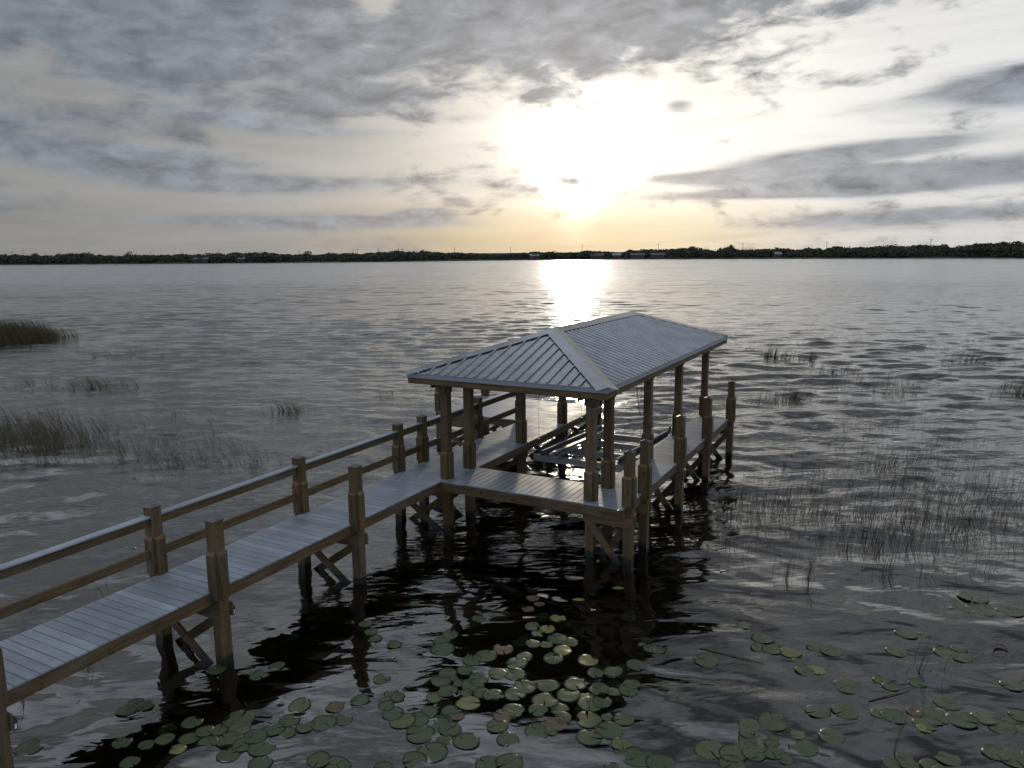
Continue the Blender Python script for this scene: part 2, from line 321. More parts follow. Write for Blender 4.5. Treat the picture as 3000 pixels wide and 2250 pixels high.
def water_mesh():
    rs = np.random.RandomState(4)
    F = [8.0]
    while F[-1] < 300: F.append(F[-1]+max(.05, F[-1]*.0052))
    F = np.array(F); K = np.linspace(-.95, .95, 1150); nr, nc = len(F), len(K)
    FF, KK = np.meshgrid(F, K, indexing='ij'); RR = KK*(FF+6.0)
    H = np.zeros_like(FF); N_ = 110
    lam = np.exp(rs.uniform(np.log(.32), np.log(4.5), N_)); th_ = rs.normal(0, .50, N_); ph = rs.uniform(0, 6.283, N_)
    wt = np.exp(-((np.log(lam/1.05))**2)/1.5); sl_ = WAVE_SLOPE*wt/np.sqrt((wt**2).sum()/2)
    step = np.maximum(.05, FF*.0052)
    gust = .75+.35*np.sin(RR*.11+FF*.05+1.2*np.sin(FF*.07))*np.sin(FF*.13-RR*.04)
    for l_, t_, p_, s_ in zip(lam, th_, ph, sl_):
        kk = 6.28318/l_; arg = kk*(np.cos(t_)*FF+np.sin(t_)*RR)+p_
        res = np.clip((l_/step-2.6)/2.4, 0, 1)
        H += (s_/kk)*res*(np.sin(arg)+.18*np.cos(2*arg))
    sm = lambda x, a, c: (lambda t: t*t*(3-2*t))(np.clip((x-a)/(c-a), 0, 1))
    H *= gust*sm(FF+1.5*np.sin(RR*.35), 11.0, 23.0)*sm(FF, 300, 220)*sm(np.abs(KK), .95, .90)
    # lee of the dock is a little calmer
    fx, fy = VF.x, VF.y; rx_, ry_ = VR.x, VR.y
    X = CAM.x+FF*fx+RR*rx_; Y = CAM.y+FF*fy+RR*ry_
    calm = sm(X, -2.5, -1.2)*sm(-X, -5.5, -4.3)*sm(Y, -8, -2)*sm(-Y, -10.5, -8.8); H *= 1-.45*calm
    V = np.stack([X, Y, H], -1).reshape(-1, 3)
    idx = np.arange(nr*nc).reshape(nr, nc)
    Q = np.stack([idx[:-1, :-1], idx[:-1, 1:], idx[1:, 1:], idx[1:, :-1]], -1).reshape(-1, 4)
    def P(f, r): return [CAM.x+f*fx+r*rx_, CAM.y+f*fy+r*ry_, 0.0]
    f0, f1 = F[0], F[-1]; a0, a1 = .95*(f0+6), .95*(f1+6); B = 4500
    ex = [P(f0, -a0), P(f0, a0), P(f1, a1), P(f1, -a1), P(-500, -B), P(-500, B), P(B, B), P(B, -B)]
    n0 = len(V); V = np.concatenate([V, np.array(ex)])
    Q = np.concatenate([Q, np.array([[4, 5, 1, 0], [5, 6, 2, 1], [6, 7, 3, 2], [7, 4, 0, 3]])+n0])
    me = bpy.data.meshes.new('lake_water'); me.vertices.add(len(V)); me.vertices.foreach_set('co', V.astype(np.float32).ravel())
    me.loops.add(len(Q)*4); me.loops.foreach_set('vertex_index', Q.astype(np.int32).ravel())
    me.polygons.add(len(Q)); me.polygons.foreach_set('loop_start', (np.arange(len(Q))*4).astype(np.int32)); me.polygons.foreach_set('loop_total', np.full(len(Q), 4, np.int32))
    me.polygons.foreach_set('use_smooth', np.ones(len(Q), bool)); me.materials.append(WATER); me.update(); me.validate()
    o = bpy.data.objects.new('lake_water', me); COL.objects.link(o); return o
WAVE_SLOPE = .20
wo = water_mesh(); tag(wo, kind='structure')
m, b, bs = new_mat('lake_bed_mud'); n = b.noise(worldco(b), .9, 6, .6)
b.put(bs.inputs['Base Color'], b.mix(n, (.010, .009, .005), (.024, .021, .013))); bs.inputs['Roughness'].default_value = 1; bs.inputs['Specular IOR Level'].default_value = 0
gm = MB(); gm.quad([(-6000, -600, -1.3), (5000, -600, -1.3), (5000, 6000, -1.3), (-6000, 6000, -1.3)]); tag(gm.build('ground', m), kind='structure')

# shoreline: (lateral/forward ratio, forward distance) measured along the view, as metres on the lake
SH = [(-1.3, 700), (-.675, 618), (-.45, 596), (-.225, 585), (0, 640), (.1, 640), (.225, 606), (.45, 528), (.675, 458), (1.0, 380), (1.6, 300)]
def shore(k): return interp(SH, k)
def shore_pt(k, back=0.0, z=0.0):
    d = shore(k)+back; return C0 + VF*d + VR*(k*d) + Vector((0, 0, z))
m, b, bs = new_mat('shore_grass'); n = b.noise(worldco(b), .08, 5, .6)
b.put(bs.inputs['Base Color'], b.mix(n, (.012, .014, .007), (.026, .026, .014))); bs.inputs['Roughness'].default_value = 1
lm = MB(); ks = [-1.3+2.9*i/160 for i in range(161)]
for k0, k1 in zip(ks, ks[1:]):
    j0, j1 = [3*sin(k*31)+2*sin(k*77) for k in (k0, k1)]
    rows = [(0, -.3), (1.0, .5), (14, 1.1), (90, 2.0), (2500, 6.0)]
    for (b0, z0), (b1, z1) in zip(rows, rows[1:]):
        lm.quad([shore_pt(k0, b0+j0, z0), shore_pt(k1, b0+j1, z0), shore_pt(k1, b1+j1, z1), shore_pt(k0, b1+j0, z1)])
tag(lm.build('far_shore_land', m), kind='structure')

# ------------------------------------------------------------------ the dock
def Z(z): return HD+z
dock = empty('boat_dock', (0, 0, HD))
tag(dock, 'long wooden lake dock with grey decking, railing and metal hip-roofed boathouse', 'dock')
def part(mb, name, mats, parent=None, smooth=False):
    """geometry is given in world metres; parts keep the dock's origin"""
    o = mb.build(name, mats, None, smooth)
    o.parent = parent or dock
    o.matrix_parent_inverse = Matrix.Translation((0, 0, -HD))
    return o
def subpart(mb, name, mats, parent, smooth=False):
    o = mb.build(name, mats, None, smooth); o.parent = parent; return o
Y1, Y2, Y3, Y4, Y5, Y8, Y9, Y0 = .25, 1.175, 3.71, 6.22, 8.96, -5.89, -2.81, -8.97
XL, XM, XP, XQ, XR = -1.275, .06, 0.0, 3.32, 4.10
PITCHB, GAP, TH = .145, .009, .025
def boards(name, x0, x1, y0, y1, along):
    mb = MB()
    if along == 'x':      # board length runs in x, boards step in y
        n = max(1, round((y1-y0)/PITCHB)); st = (y1-y0)/n
        for i in range(n):
            e = random.uniform(-.004, .004); dz = random.uniform(-.0012, .0012)
            mb.box(x0+e, y0+i*st+GAP/2, Z(-TH)+dz, x1+e, y0+(i+1)*st-GAP/2, Z(0)+dz, d=1, c=.0035)
    else:
        n = max(1, round((x1-x0)/PITCHB)); st = (x1-x0)/n
        for i in range(n):
            e = random.uniform(-.003, .003); dz = random.uniform(-.0012, .0012)
            mb.box(x0+i*st+GAP/2, y0+e, Z(-TH)+dz, x0+(i+1)*st-GAP/2, y1+e, Z(0)+dz, d=0, c=.0035)
    return part(mb, name, DECK)
S0, S1 = .15, 3.17       # slip edges
boards('walkway_deck', -1.2, .005, -13.5, 0.0, 'x')
boards('walkway_deck', -1.2, S0, 0.003, 5.98, 'x')
boards('front_deck', S0+.004, S1-.004, .0, 1.25, 'y')
boards('finger_deck', S1, 4.07, .0, 8.73, 'x')
boards('platform_deck', -4.12, S0, 5.985, 8.93, 'x')
# fascia and joists (2x8), just under the boards
FT = .038; JZ0, JZ1 = Z(-.21), Z(-TH-.002)
def fascia(name, a, c):
    """a,c: two (x,y) ends; board stands outside the deck edge given"""
    mb = MB(); (x0, y0), (x1, y1) = a, c
    ax = 0 if abs(x1-x0) > abs(y1-y0) else 1
    mb.box(min(x0, x1), min(y0, y1), JZ0, max(x0, x1), max(y0, y1), JZ1, r=random.random()*.6+.2)
    return part(mb, name, WOOD[ax])
fascia('fascia_board', (-.045, -13.5), (-.007, -.04))
fascia('fascia_board', (-1.2, -13.5), (-1.162, 5.95))
fascia('fascia_board', (-.045, 0.0-.038), (4.03, 0.0))
fascia('fascia_board', (S0-.045, 1.255), (S0-.007, 8.90))
fascia('fascia_board', (S0+.0, 1.214), (S1, 1.252))
fascia('fascia_board', (S1+.006, 1.26), (S1+.044, 8.70))
fascia('fascia_board', (4.026, .002), (4.064, 8.70))
fascia('fascia_board', (S1+.006, 8.702), (4.064, 8.74))
fascia('fascia_board', (-4.12, 5.955), (-1.2, 5.993))
fascia('fascia_board', (-4.12, 5.995), (-4.082, 8.90))
fascia('fascia_board', (-4.12, 8.902), (S0-.01, 8.94))
def joists(lst, ax):
    mb = MB()
    for q in lst: mb.box(*q)
    return part(mb, 'joists', WOOD[ax])
joists([(x, -13.5, Z(-.205), x+.038, 5.9, Z(-.03)) for x in (-.85, -.5)], 1)
joists([(.3, y, Z(-.205), 3.1, y+.038, Z(-.03)) for y in (.4, .8)], 0)
joists([(x, 1.3, Z(-.205), x+.038, 8.6, Z(-.03)) for x in (3.6,)], 1)
joists([(x, 6.05, Z(-.205), x+.038, 8.85, Z(-.03)) for x in (-3.6, -3.1, -2.6, -2.1, -1.6, -1.0, -.5)], 1)

PW = .172
def post(name, x, y, top, collar=None, capital=None, cap=False, collar_z0=0.0, wc=.15, tt=.04):
    mb = MB(); h = PW/2; r = random.random()
    mb.box(x-h, y-h, -1.25, x+h, y+h, Z(top), r=r)
    o = part(mb, name, WOOD[2])
    def planks(z0, z1, flip=False):
        q = MB(); hw = wc/2
        for i in range(4):
            ang = i*pi/2; c_, s_ = round(cos(ang)), round(sin(ang))
            def T(u, v_, zz): return (x+u*c_-v_*s_, y+u*s_+v_*c_, Z(zz))
            a, o2 = h+.0015, h+tt; bev = .045; rr = random.random()
            if not flip:
                q.hull8([T(a, -hw, z0), T(o2, -hw, z0), T(o2, hw, z0), T(a, hw, z0), T(a, -hw, z1-bev), T(o2, -hw, z1-bev), T(o2, hw, z1-bev), T(a, hw, z1-bev)], 0, rr)
                q.quad([T(o2, -hw, z1-bev), T(o2, hw, z1-bev), T(a, hw, z1), T(a, -hw, z1)], 1, rr)
                q.quad([T(a, -hw, z1-bev), T(o2, -hw, z1-bev), T(a, -hw, z1)], 0, rr); q.quad([T(o2, hw, z1-bev), T(a, hw, z1-bev), T(a, hw, z1)], 0, rr)
            else:
                q.hull8([T(a, -hw, z0+bev), T(o2, -hw, z0+bev), T(o2, hw, z0+bev), T(a, hw, z0+bev), T(a, -hw, z1), T(o2, -hw, z1), T(o2, hw, z1), T(a, hw, z1)], 0, rr)
                q.quad([T(o2, hw, z0+bev), T(o2, -hw, z0+bev), T(a, -hw, z0), T(a, hw, z0)], 0, rr)
                q.quad([T(o2, -hw, z0+bev), T(a, -hw, z0+bev), T(a, -hw, z0)], 0, rr); q.quad([T(a, hw, z0+bev), T(o2, hw, z0+bev), T(a, hw, z0)], 0, rr)
        return q
    if collar: subpart(planks(collar_z0, collar), 'base_planks', [WOOD[2], WCUT], o)
    if capital: subpart(planks(*capital, flip=True), 'top_planks', [WOOD[2], WCUT], o)
    if cap:
        q = MB(); e = h+.012; zt = Z(top)+.002
        q.box(x-e, y-e, zt, x+e, y+e, zt+.012)
        i = len(q.v); e2 = e-.001
        q.v += [(x-e2, y-e2, zt+.013), (x+e2, y-e2, zt+.013), (x+e2, y+e2, zt+.013), (x-e2, y+e2, zt+.013), (x, y, zt+.052)]
        for k in range(4): q.f.append((i+k, i+(k+1) % 4, i+4)); q.mi.append(0); q.r.append(.5); q.d.append(0)
        subpart(q, 'post_cap', CAPM, o)
    return o
HPT, HSH = 1.045, .60
for y in (Y1, Y2, Y3, Y4, Y5): post('roof_post', XP, y, 2.2, HSH, (1.86, 2.17))
for y in (Y1, Y2, Y3, Y4, Y5): post('roof_post', XQ, y, 2.2, HSH, (1.86, 2.17))
for y in (Y1, Y2, Y3, Y4, Y5): post('mooring_post', XR, y, HPT, HSH, None, True, 0.002 if y == Y1 else -.11)
for y in (-11.9, Y0, Y8, Y9, Y1, Y2, Y3, 6.08): post('rail_post', XL, y, HPT, HSH, None, True, .002)
for y in (-11.9, Y0, Y8, Y9): post('walkway_post', XM, y, HPT, HSH, None, True, -.11)
for x, y in ((-4.06, 8.88), (-4.06, 6.08)): post('platform_post', x, y, HPT, HSH, None, True, .002)
for x, y in ((-2.7, 6.08), (-2.7, 8.8), (-1.2, 8.8)): post('platform_pile', x, y, -.05)

# railing on the outer side of the walkway
RY = [-14.5, -11.9, Y0, Y8, Y9, Y1, Y2, Y3, 6.08]
for y0, y1 in zip(RY, RY[1:]):
    a, c = y0+PW/2+.001, y1-PW/2-.001
    mb = MB(); mb.box(XL-.019, a, Z(.76), XL+.019, c, Z(.90)); o = part(mb, 'top_rail', WOOD[1])
    q = MB(); q.box(XL-.07, a-.0, Z(.902), XL+.07, c, Z(.927), d=0, c=.004); subpart(q, 'rail_cap', DECK, o)
    mb = MB(); c0 = .042
    mb.box(XL-.019, a+c0, Z(.255), XL+.019, c-c0, Z(.395)); part(mb, 'lower_rail', WOOD[1])

# cap beams and cross bracing under each bent
def bent(xa, xb, y, braces=True):
    for sgn in (-1, 1):
        mb = MB(); yy = y+sgn*(PW/2+.021)
        mb.beam((xa-.12, yy, Z(-.31)), (xb+.12, yy, Z(-.31)), .038, .185); part(mb, 'cap_beam', WOOD[0])
        if braces:
            mb = MB(); yb = y+sgn*(PW/2+.022)
            if sgn < 0: mb.beam((xa-.02, yb-.002, Z(-.36)), (xb-.10, yb-.002, -.10), .038, .14)
            else: mb.beam((xb+.02, yb+.002, Z(-.36)), (xa+.10, yb+.002, -.10), .038, .14)
            part(mb, 'cross_brace', WOOD[0])
for y in (-11.9, Y0, Y8, Y9, Y1, Y2, Y3): bent(XL, XP if y > 0 else XM, y)
bent(XL, XP, 6.22); bent(-1.2, XP, 8.8)
bent(-4.06, -2.7, 6.08); bent(-4.06, -2.7, 8.8)
for y in (Y1, Y2, Y3, Y4, Y5-.3): bent(XQ, XR, y)

# small boxed fixtures under the walkway, beside the piles
for y in (Y0, Y8, Y9):
    mb = MB(); yy = y+PW/2+.045; mb.box(XM+.0, yy, Z(-.44), XM+.085, yy+.05, Z(-.30)); o = part(mb, 'fixture_box', BLACK)
    q = MB(); q.box(XM+.0865, yy+.012, Z(-.42), XM+.089, yy+.036, Z(-.36)); subpart(q, 'white_label', LABEL, o)

# ------------------------------------------------------------------ roof
rx0, rx1, ry0, ry1 = -.71, 3.77, -.13, 9.73
ze, zr, xm, pr0, pr1 = 2.31, 3.07, (-.71+3.77)/2, 2.38, 7.58
A, B_, C_, D_ = (Vector((rx0, ry0, Z(ze))), Vector((rx1, ry0, Z(ze))), Vector((rx1, ry1, Z(ze))), Vector((rx0, ry1, Z(ze))))
R0, R1 = Vector((xm, pr0, Z(zr))), Vector((xm, pr1, Z(zr)))
RIB = .2286
def roof_face(a, c, poly, name):
    """ribbed sheet: a->c is the eave; poly gives for a station s (m along the eave) the run length up the slope"""
    e = (c-a); L = e.length; e.normalize()
    up = poly['dir']; nrm = e.cross(up).normalized()
    if nrm.z < 0: nrm = -nrm
    # profile stations across one rib pitch
    prof = []
    n = int(L/RIB)+1; off = (L-(n-1)*RIB)/2
    prof.append((0, 0))
    for i in range(n):
        s = off+i*RIB
        prof += [(s-.020, 0), (s-.009, .028), (s+.009, .028), (s+.020, 0)]
        if i < n-1:
            for t in (RIB/3, 2*RIB/3): prof += [(s+t-.010, 0), (s+t-.004, .0025), (s+t+.004, .0025), (s+t+.010, 0)]
    prof.append((L, 0))
    prof = [p for p in prof if 0 <= p[0] <= L]
    mb = MB()
    def P(s, t, hgt): return a+e*s+up*t+nrm*hgt
    def lap(s): return -.02
    for (s0, h0), (s1, h1) in zip(prof, prof[1:]):
        if s1-s0 < 1e-6: continue
        # split at hip/ridge breaks
        t0, t1 = poly['run'](s0), poly['run'](s1)
        mb.quad([P(s0, -.025, h0), P(s1, -.025, h1), P(s1, max(t1, -.025), h1), P(s0, max(t0, -.025), h0)], r=.5)
    o = part(mb, name, METAL, roof)
    # screws in rows
    q = MB(); rows = [.05]+[.55*k for k in range(1, 6)]
    for i in range(n):
        s = off+i*RIB
        for ds in (-.045, .045):
            for t in rows:
                if 0 < s+ds < L and t < poly['run'](s+ds)-.12:
                    p = P(s+ds, t, .0005)
                    ring = [p+e*.0085*cos(k*pi/3)+up*.0085*sin(k*pi/3) for k in range(6)]; topr = [v_+nrm*.006 for v_ in ring]
                    q.quad(topr)
                    for k in range(6): q.quad([ring[k], ring[(k+1) % 6], topr[(k+1) % 6], topr[k]])
    return o, q
roof = None
# the roof is one part; sheets, caps and trims are its sub-parts, so the frame carries them
fr_ = MB()
for y in [ry0+.06+i*.61 for i in range(16)]:
    if y > ry1-.1: continue
    t = min(1, min(y-ry0, ry1-y)/(pr0-ry0)); zt = lerp(ze, zr, t)-.05
    xl_, xr_ = lerp(rx0+.04, xm, t), lerp(rx1-.04, xm, t)
    if t >= 1:
        fr_.beam((rx0+.05, y, Z(ze-.06)), (xm, y, Z(zr-.07)), .038, .09); fr_.beam((rx1-.05, y, Z(ze-.06)), (xm, y, Z(zr-.07)), .038, .09)
    else:
        fr_.beam((rx0+.05, y, Z(ze-.06)), (xl_, y, Z(zt-.02)), .038, .09); fr_.beam((rx1-.05, y, Z(ze-.06)), (xr_, y, Z(zt-.02)), .038, .09)
fr_.box(xm-.02, pr0, Z(zr-.2), xm+.02, pr1, Z(zr-.06))
roof = part(fr_, 'roof', WOOD[0])
def rpart(mb, name, mats):
    o = mb.build(name, mats, None); o.parent = roof; return o
_part = part
def part(mb, name, mats, parent=None, smooth=False):
    if parent is roof and roof is not None:
        o = mb.build(name, mats, None, smooth); o.parent = roof; return o
    return _part(mb, name, mats, parent, smooth)
half = (rx1-rx0)/2; run_f = (R0-Vector((xm, ry0, Z(ze)))).length; run_b = (R1-Vector((xm, ry1, Z(ze)))).length; run_s = (Vector((xm, 4, Z(zr)))-Vector((rx1, 4, Z(ze)))).length
df = (R0-Vector((xm, ry0, Z(ze)))).normalized(); db = (R1-Vector((xm, ry1, Z(ze)))).normalized()
dsr = (Vector((xm, 4, Z(zr)))-Vector((rx1, 4, Z(ze)))).normalized(); dsl = (Vector((xm, 4, Z(zr)))-Vector((rx0, 4, Z(ze)))).normalized()
LY = ry1-ry0
scr = MB()
def addq(q):
    i = len(scr.v); scr.v += q.v; scr.f += [tuple(k+i for k in f) for f in q.f]; scr.mi += q.mi; scr.r += q.r; scr.d += q.d
for a, c, d_, fn in ((A, B_, df, lambda s: run_f*(1-abs(s-half)/half)), (C_, D_, db, lambda s: run_b*(1-abs(s-half)/half)),
                     (B_, C_, dsr, lambda s: run_s*min(1, min(s/(pr0-ry0), (LY-s)/(ry1-pr1)))),
                     (D_, A, dsl, lambda s: run_s*min(1, min(s/(ry1-pr1), (LY-s)/(pr0-ry0))))):
    o, q = roof_face(a, c, {'dir': d_, 'run': fn}, 'roof_sheet'); addq(q)
rpart(scr, 'roof_screws', SCREW)
def ridge(a, c, n1, n2, w1=.16, name='ridge_cap'):
    """bent flashing strip over a ridge or hip; n1,n2 = downslope unit vectors on either side, square to the ridge"""
    mb = MB(); lift = Vector((0, 0, .031)); t = (c-a).normalized()
    for n_ in (n1, n2):
        d_ = (n_-t*n_.dot(t)).normalized()
        p = [a+lift+Vector((0, 0, .008)), c+lift+Vector((0, 0, .008)), c+lift+d_*w1, a+lift+d_*w1]
        mb.quad(p); lip = Vector((0, 0, -.005)); mb.quad([p[3], p[2], p[2]+lip, p[3]+lip])
    rpart(mb, name, METAL)
NS = {'f': Vector((0, -(R0.y-ry0), -(zr-ze))).normalized(), 'b': Vector((0, ry1-R1.y, -(zr-ze))).normalized(),
      'r': -dsr, 'l': -dsl}
def inface(n_, t, face_up):  # direction inside a roof face, square to t, pointing down
    d_ = t.cross(face_up).normalized(); return d_ if d_.z < 0 else -d_
UPN = {k: None for k in 'fbrl'}
UPN['f'] = Vector((1, 0, 0)).cross(df).normalized(); UPN['b'] = Vector((-1, 0, 0)).cross(db).normalized()
UPN['r'] = Vector((0, 1, 0)).cross(dsr).normalized(); UPN['l'] = Vector((0, -1, 0)).cross(dsl).normalized()
for k in UPN:
    if UPN[k].z < 0: UPN[k] = -UPN[k]
def rc(a, c, k1, k2, name):
    t = (c-a).normalized(); ridge(a, c, inface(None, t, UPN[k1]), inface(None, t, UPN[k2]), .225, name)
rc(R0-Vector((0, .02, 0)), R1+Vector((0, .02, 0)), 'r', 'l', 'ridge_cap')
ext = lambda p, q: p+(p-q).normalized()*.07
rc(ext(A, R0), R0, 'f', 'l', 'hip_cap'); rc(ext(B_, R0), R0, 'f', 'r', 'hip_cap'); rc(ext(C_, R1), R1, 'b', 'r', 'hip_cap'); rc(ext(D_, R1), R1, 'b', 'l', 'hip_cap')
# wooden eave boards with metal drip edge above
def eave(x0, y0, x1, y1, ax):
    mb = MB(); mb.box(x0, y0, Z(2.08), x1, y1, Z(2.222)); return rpart(mb, 'eave_board', WOOD[ax])
t = .038
eave(rx0+.02, ry0+.02, rx1-.02, ry0+.02+t, 0); eave(rx0+.02, ry1-.02-t, rx1-.02, ry1-.02, 0)
eave(rx1-.02-t, ry0+.02+t+.001, rx1-.02, ry1-.021-t, 1); eave(rx0+.02, ry0+.02+t+.001, rx0+.02+t, ry1-.021-t, 1)
mb = MB(); e = .004
for x0, y0, x1, y1 in ((rx0, ry0, rx1, ry0+.012), (rx0, ry1-.012, rx1, ry1), (rx1-.012, ry0+.013, rx1, ry1-.013), (rx0, ry0+.013, rx0+.012, ry1-.013)):
    mb.box(x0, y0, Z(2.21), x1, y1, Z(ze-.004))
for x0, y0, x1, y1 in ((rx0-.008, ry0-.008, rx1+.008, ry0), (rx1, ry0+.001, rx1+.008, ry1), (rx0-.008, ry0+.001, rx0, ry1)): mb.box(x0, y0, Z(2.207), x1, y1, Z(2.217))
rpart(mb, 'drip_edge', TRIM)
mb = MB()
for x in (XP, XQ): 
    for s in (-1, 1): mb.box(x+s*(PW/2+.064)-.019, Y1-.3, Z(2.00), x+s*(PW/2+.064)+.019, Y5+.6, Z(2.2))
rpart(mb, 'header_beam', WOOD[1])
mb = MB()
for y in (Y1, Y5): mb.box(XP+.17, y-.02, Z(2.0), XQ-.17, y+.02, Z(2.2))
rpart(mb, 'tie_beam', WOOD[0])

# ------------------------------------------------------------------ boat lift
lift = empty('boat_lift', (1.8, 5.2, HD-.35)); tag(lift, 'empty aluminium boat lift cradle hanging on cables in the slip', 'boat lift')
def lpart(mb, name, mat, p=None):
    o = mb.build(name, mat, None); o.parent = p or lift
    o.matrix_parent_inverse = Matrix.Translation(lift.location).inverted() if p is None else Matrix.Identity(4); return o
def ibeam(y, x0=.33, x1=3.08, zt=-.27, h=.16, fl=.09):
    mb = MB(); mb.box(x0, y-fl/2, Z(zt-.012), x1, y+fl/2, Z(zt)); mb.box(x0, y-.006, Z(zt-h+.012), x1, y+.006, Z(zt-.012)); mb.box(x0, y-fl/2, Z(zt-h), x1, y+fl/2, Z(zt-h+.012))
    return lpart(mb, 'cross_beam', ALU)
for y in (3.75, 4.68, 5.72, 6.62): ibeam(y)
def bunk(xa, ya, xb, yb, lean):
    mb = MB(); zc = Z(-.175); up = Vector((lean, 0, 1)).normalized()
    mb.beam((xa, ya, zc), (xb, yb, zc), .05, .15, up=up); o = lpart(mb, 'bunk', CARPET)
    q = MB(); off = Vector((.06 if lean < 0 else -.06, 0, .0)); q.beam(Vector((xa, ya, zc+.055))+off*.8, Vector((xb, yb, zc+.055))+off*.8, .075, .008, up=Vector((lean*.3, 0, 1)))
    q.beam(Vector((xa, ya, zc-.085)), Vector((xb, yb, zc-.085)), .12, .014)
    lpart(q, 'bunk_bracket', ALU, o)
bunk(.58, 3.62, .88, 7.05, -.45); bunk(2.62, 3.72, 2.84, 7.0, .45)
def angle_bar(xa, ya, xb, yb, zz=-.17):
    mb = MB(); mb.beam((xa, ya, Z(zz)), (xb, yb, Z(zz)), .012, .13, up=(.35, 0, 1)); mb.beam((xa+.045, ya, Z(zz+.065)), (xb+.045, yb, Z(zz+.065)), .10, .01)
    mb.beam((xa+.03, ya, Z(zz-.085)), (xb+.03, yb, Z(zz-.085)), .05, .02)
    lpart(mb, 'guide_bar', ALU)
angle_bar(.93, 3.58, 1.22, 6.3); angle_bar(2.93, 3.9, 3.06, 6.8)
for x, y in ((.42, 3.86), (3.0, 4.15), (.42, 6.62), (3.0, 6.62)):
    mb = MB(); mb.tube([(x, y, Z(-.27)), (x, y, Z(2.0))], .004, 5); lpart(mb, 'lift_cable', WIRE)
    mb = MB(); mb.tube([(x, y, Z(-.02)), (x, y, Z(.10))], [.028, .028], 10); mb.tube([(x, y, Z(.10)), (x, y, Z(.12))], [.035, .035], 10); lpart(mb, 'cable_weight', BLACK)
# power cord on the third right-hand roof post
cord = [(3.42, 2.52, 2.05), (3.42, 2.62, 1.72), (3.42, 2.74, 1.38), (3.41, 2.90, 1.18), (3.42, 3.12, 1.11), (3.42, 3.36, 1.17), (3.43, 3.58, 1.27)]
def smooth_pts(P, n=6):
    P = [Vector(p) for p in P]; out_ = []
    for i in range(len(P)-1):
        p0, p1, p2, p3 = P[max(i-1, 0)], P[i], P[i+1], P[min(i+2, len(P)-1)]
        for k in range(n):
            t = k/n; out_.append(.5*((2*p1)+(p2-p0)*t+(2*p0-5*p1+4*p2-p3)*t*t+(3*p1-p0-3*p2+p3)*t**3))
    out_.append(P[-1]); return out_
mb = MB(); mb.tube([Vector((p.x, p.y, Z(p.z))) for p in smooth_pts(cord)], .0075, 6)
c2_ = [(3.42, 3.60, 1.72), (3.42, 3.42, 1.90), (3.42, 3.28, 2.04), (3.42, 3.17, 1.92), (3.42, 3.13, 1.76)]
mb.tube([Vector((p.x, p.y, Z(p.z))) for p in smooth_pts(c2_)], .0075, 6)
mb.tube([(3.42, 3.13, Z(1.77)), (3.42, 3.13, Z(1.70))], [.014, .019], 8)
loop = [(3.32+.135*cos(a), 3.71+.135*sin(a), Z(.84+.03*sin(a*.5)-.006*a)) for a in [k*pi/8 for k in range(36)]]
mb.tube(loop, .0075, 6)
_part(mb, 'power_cord', BLACK, None, True)

# ------------------------------------------------------------------ lily pads
def ground_pt(px_, py_, zz=0.0):
    """where a point seen in the photograph stands on the lake surface"""
    d_ = fwd + rgt*((px_-1500)/2222.7) - upv*((py_-1125)/2222.7); t_ = (zz-CAM.z)/d_.z; return CAM+d_*t_, d_.length*t_
m, b, bs = new_mat('lily_pad'); PAD = m
oi = b.n.new('ShaderNodeObjectInfo'); x, y, z = b.sep(objco(b))
ang = b.m('ARCTAN2', y, x); rad = b.m('SQRT', b.m('ADD', b.m('MULTIPLY', x, x), b.m('MULTIPLY', y, y)))
vein = b.ss(b.m('ABSOLUTE', b.m('SINE', b.m('ADD', b.m('MULTIPLY', ang, 6.5), b.m('MULTIPLY', b.noise(objco(b), 9, 2), 1.2)))), .10, .0)
n1 = b.noise(b.v('ADD', objco(b), b.comb(b.m('MULTIPLY', oi.outputs['Random'], 40), 0, 0)), 8, 4, .6)
col = b.mix(b.ss(n1, .3, .7), (.020, .034, .012), (.037, .055, .021))
col = b.mix(b.m('MULTIPLY', vein, .35), col, (.045, .062, .028))
age = b.m('ADD', b.m('MULTIPLY', oi.outputs['Random'], .55), b.m('MULTIPLY', n1, .45))
col = b.mix(b.ss(age, .66, .80), col, (.075, .075, .028))
col = b.mix(b.m('MULTIPLY', b.ss(b.noise(objco(b), 21, 3, .6), .62, .72), .5), col, (.05, .035, .015))
b.put(bs.inputs['Base Color'], col)
wet = b.noise(b.v('ADD', objco(b), b.comb(0, b.m('MULTIPLY', oi.outputs['Random'], 31), 0)), 5.5, 3, .55, .4)
b.put(bs.inputs['Roughness'], b.ss(wet, .50, .56, .5, .28))
b.put(bs.inputs['Normal'], bumpn(b, b.m('ADD', b.m('MULTIPLY', vein, -.5), b.m('MULTIPLY', n1, .8)), .004))
BROWNPAD = flat('brown_lily_pad', (.06, .04, .02), .5, 0, .5, .3, 14)
YELPAD = flat('yellow_lily_pad', (.11, .11, .04), .35, 0, .5, .25, 12)
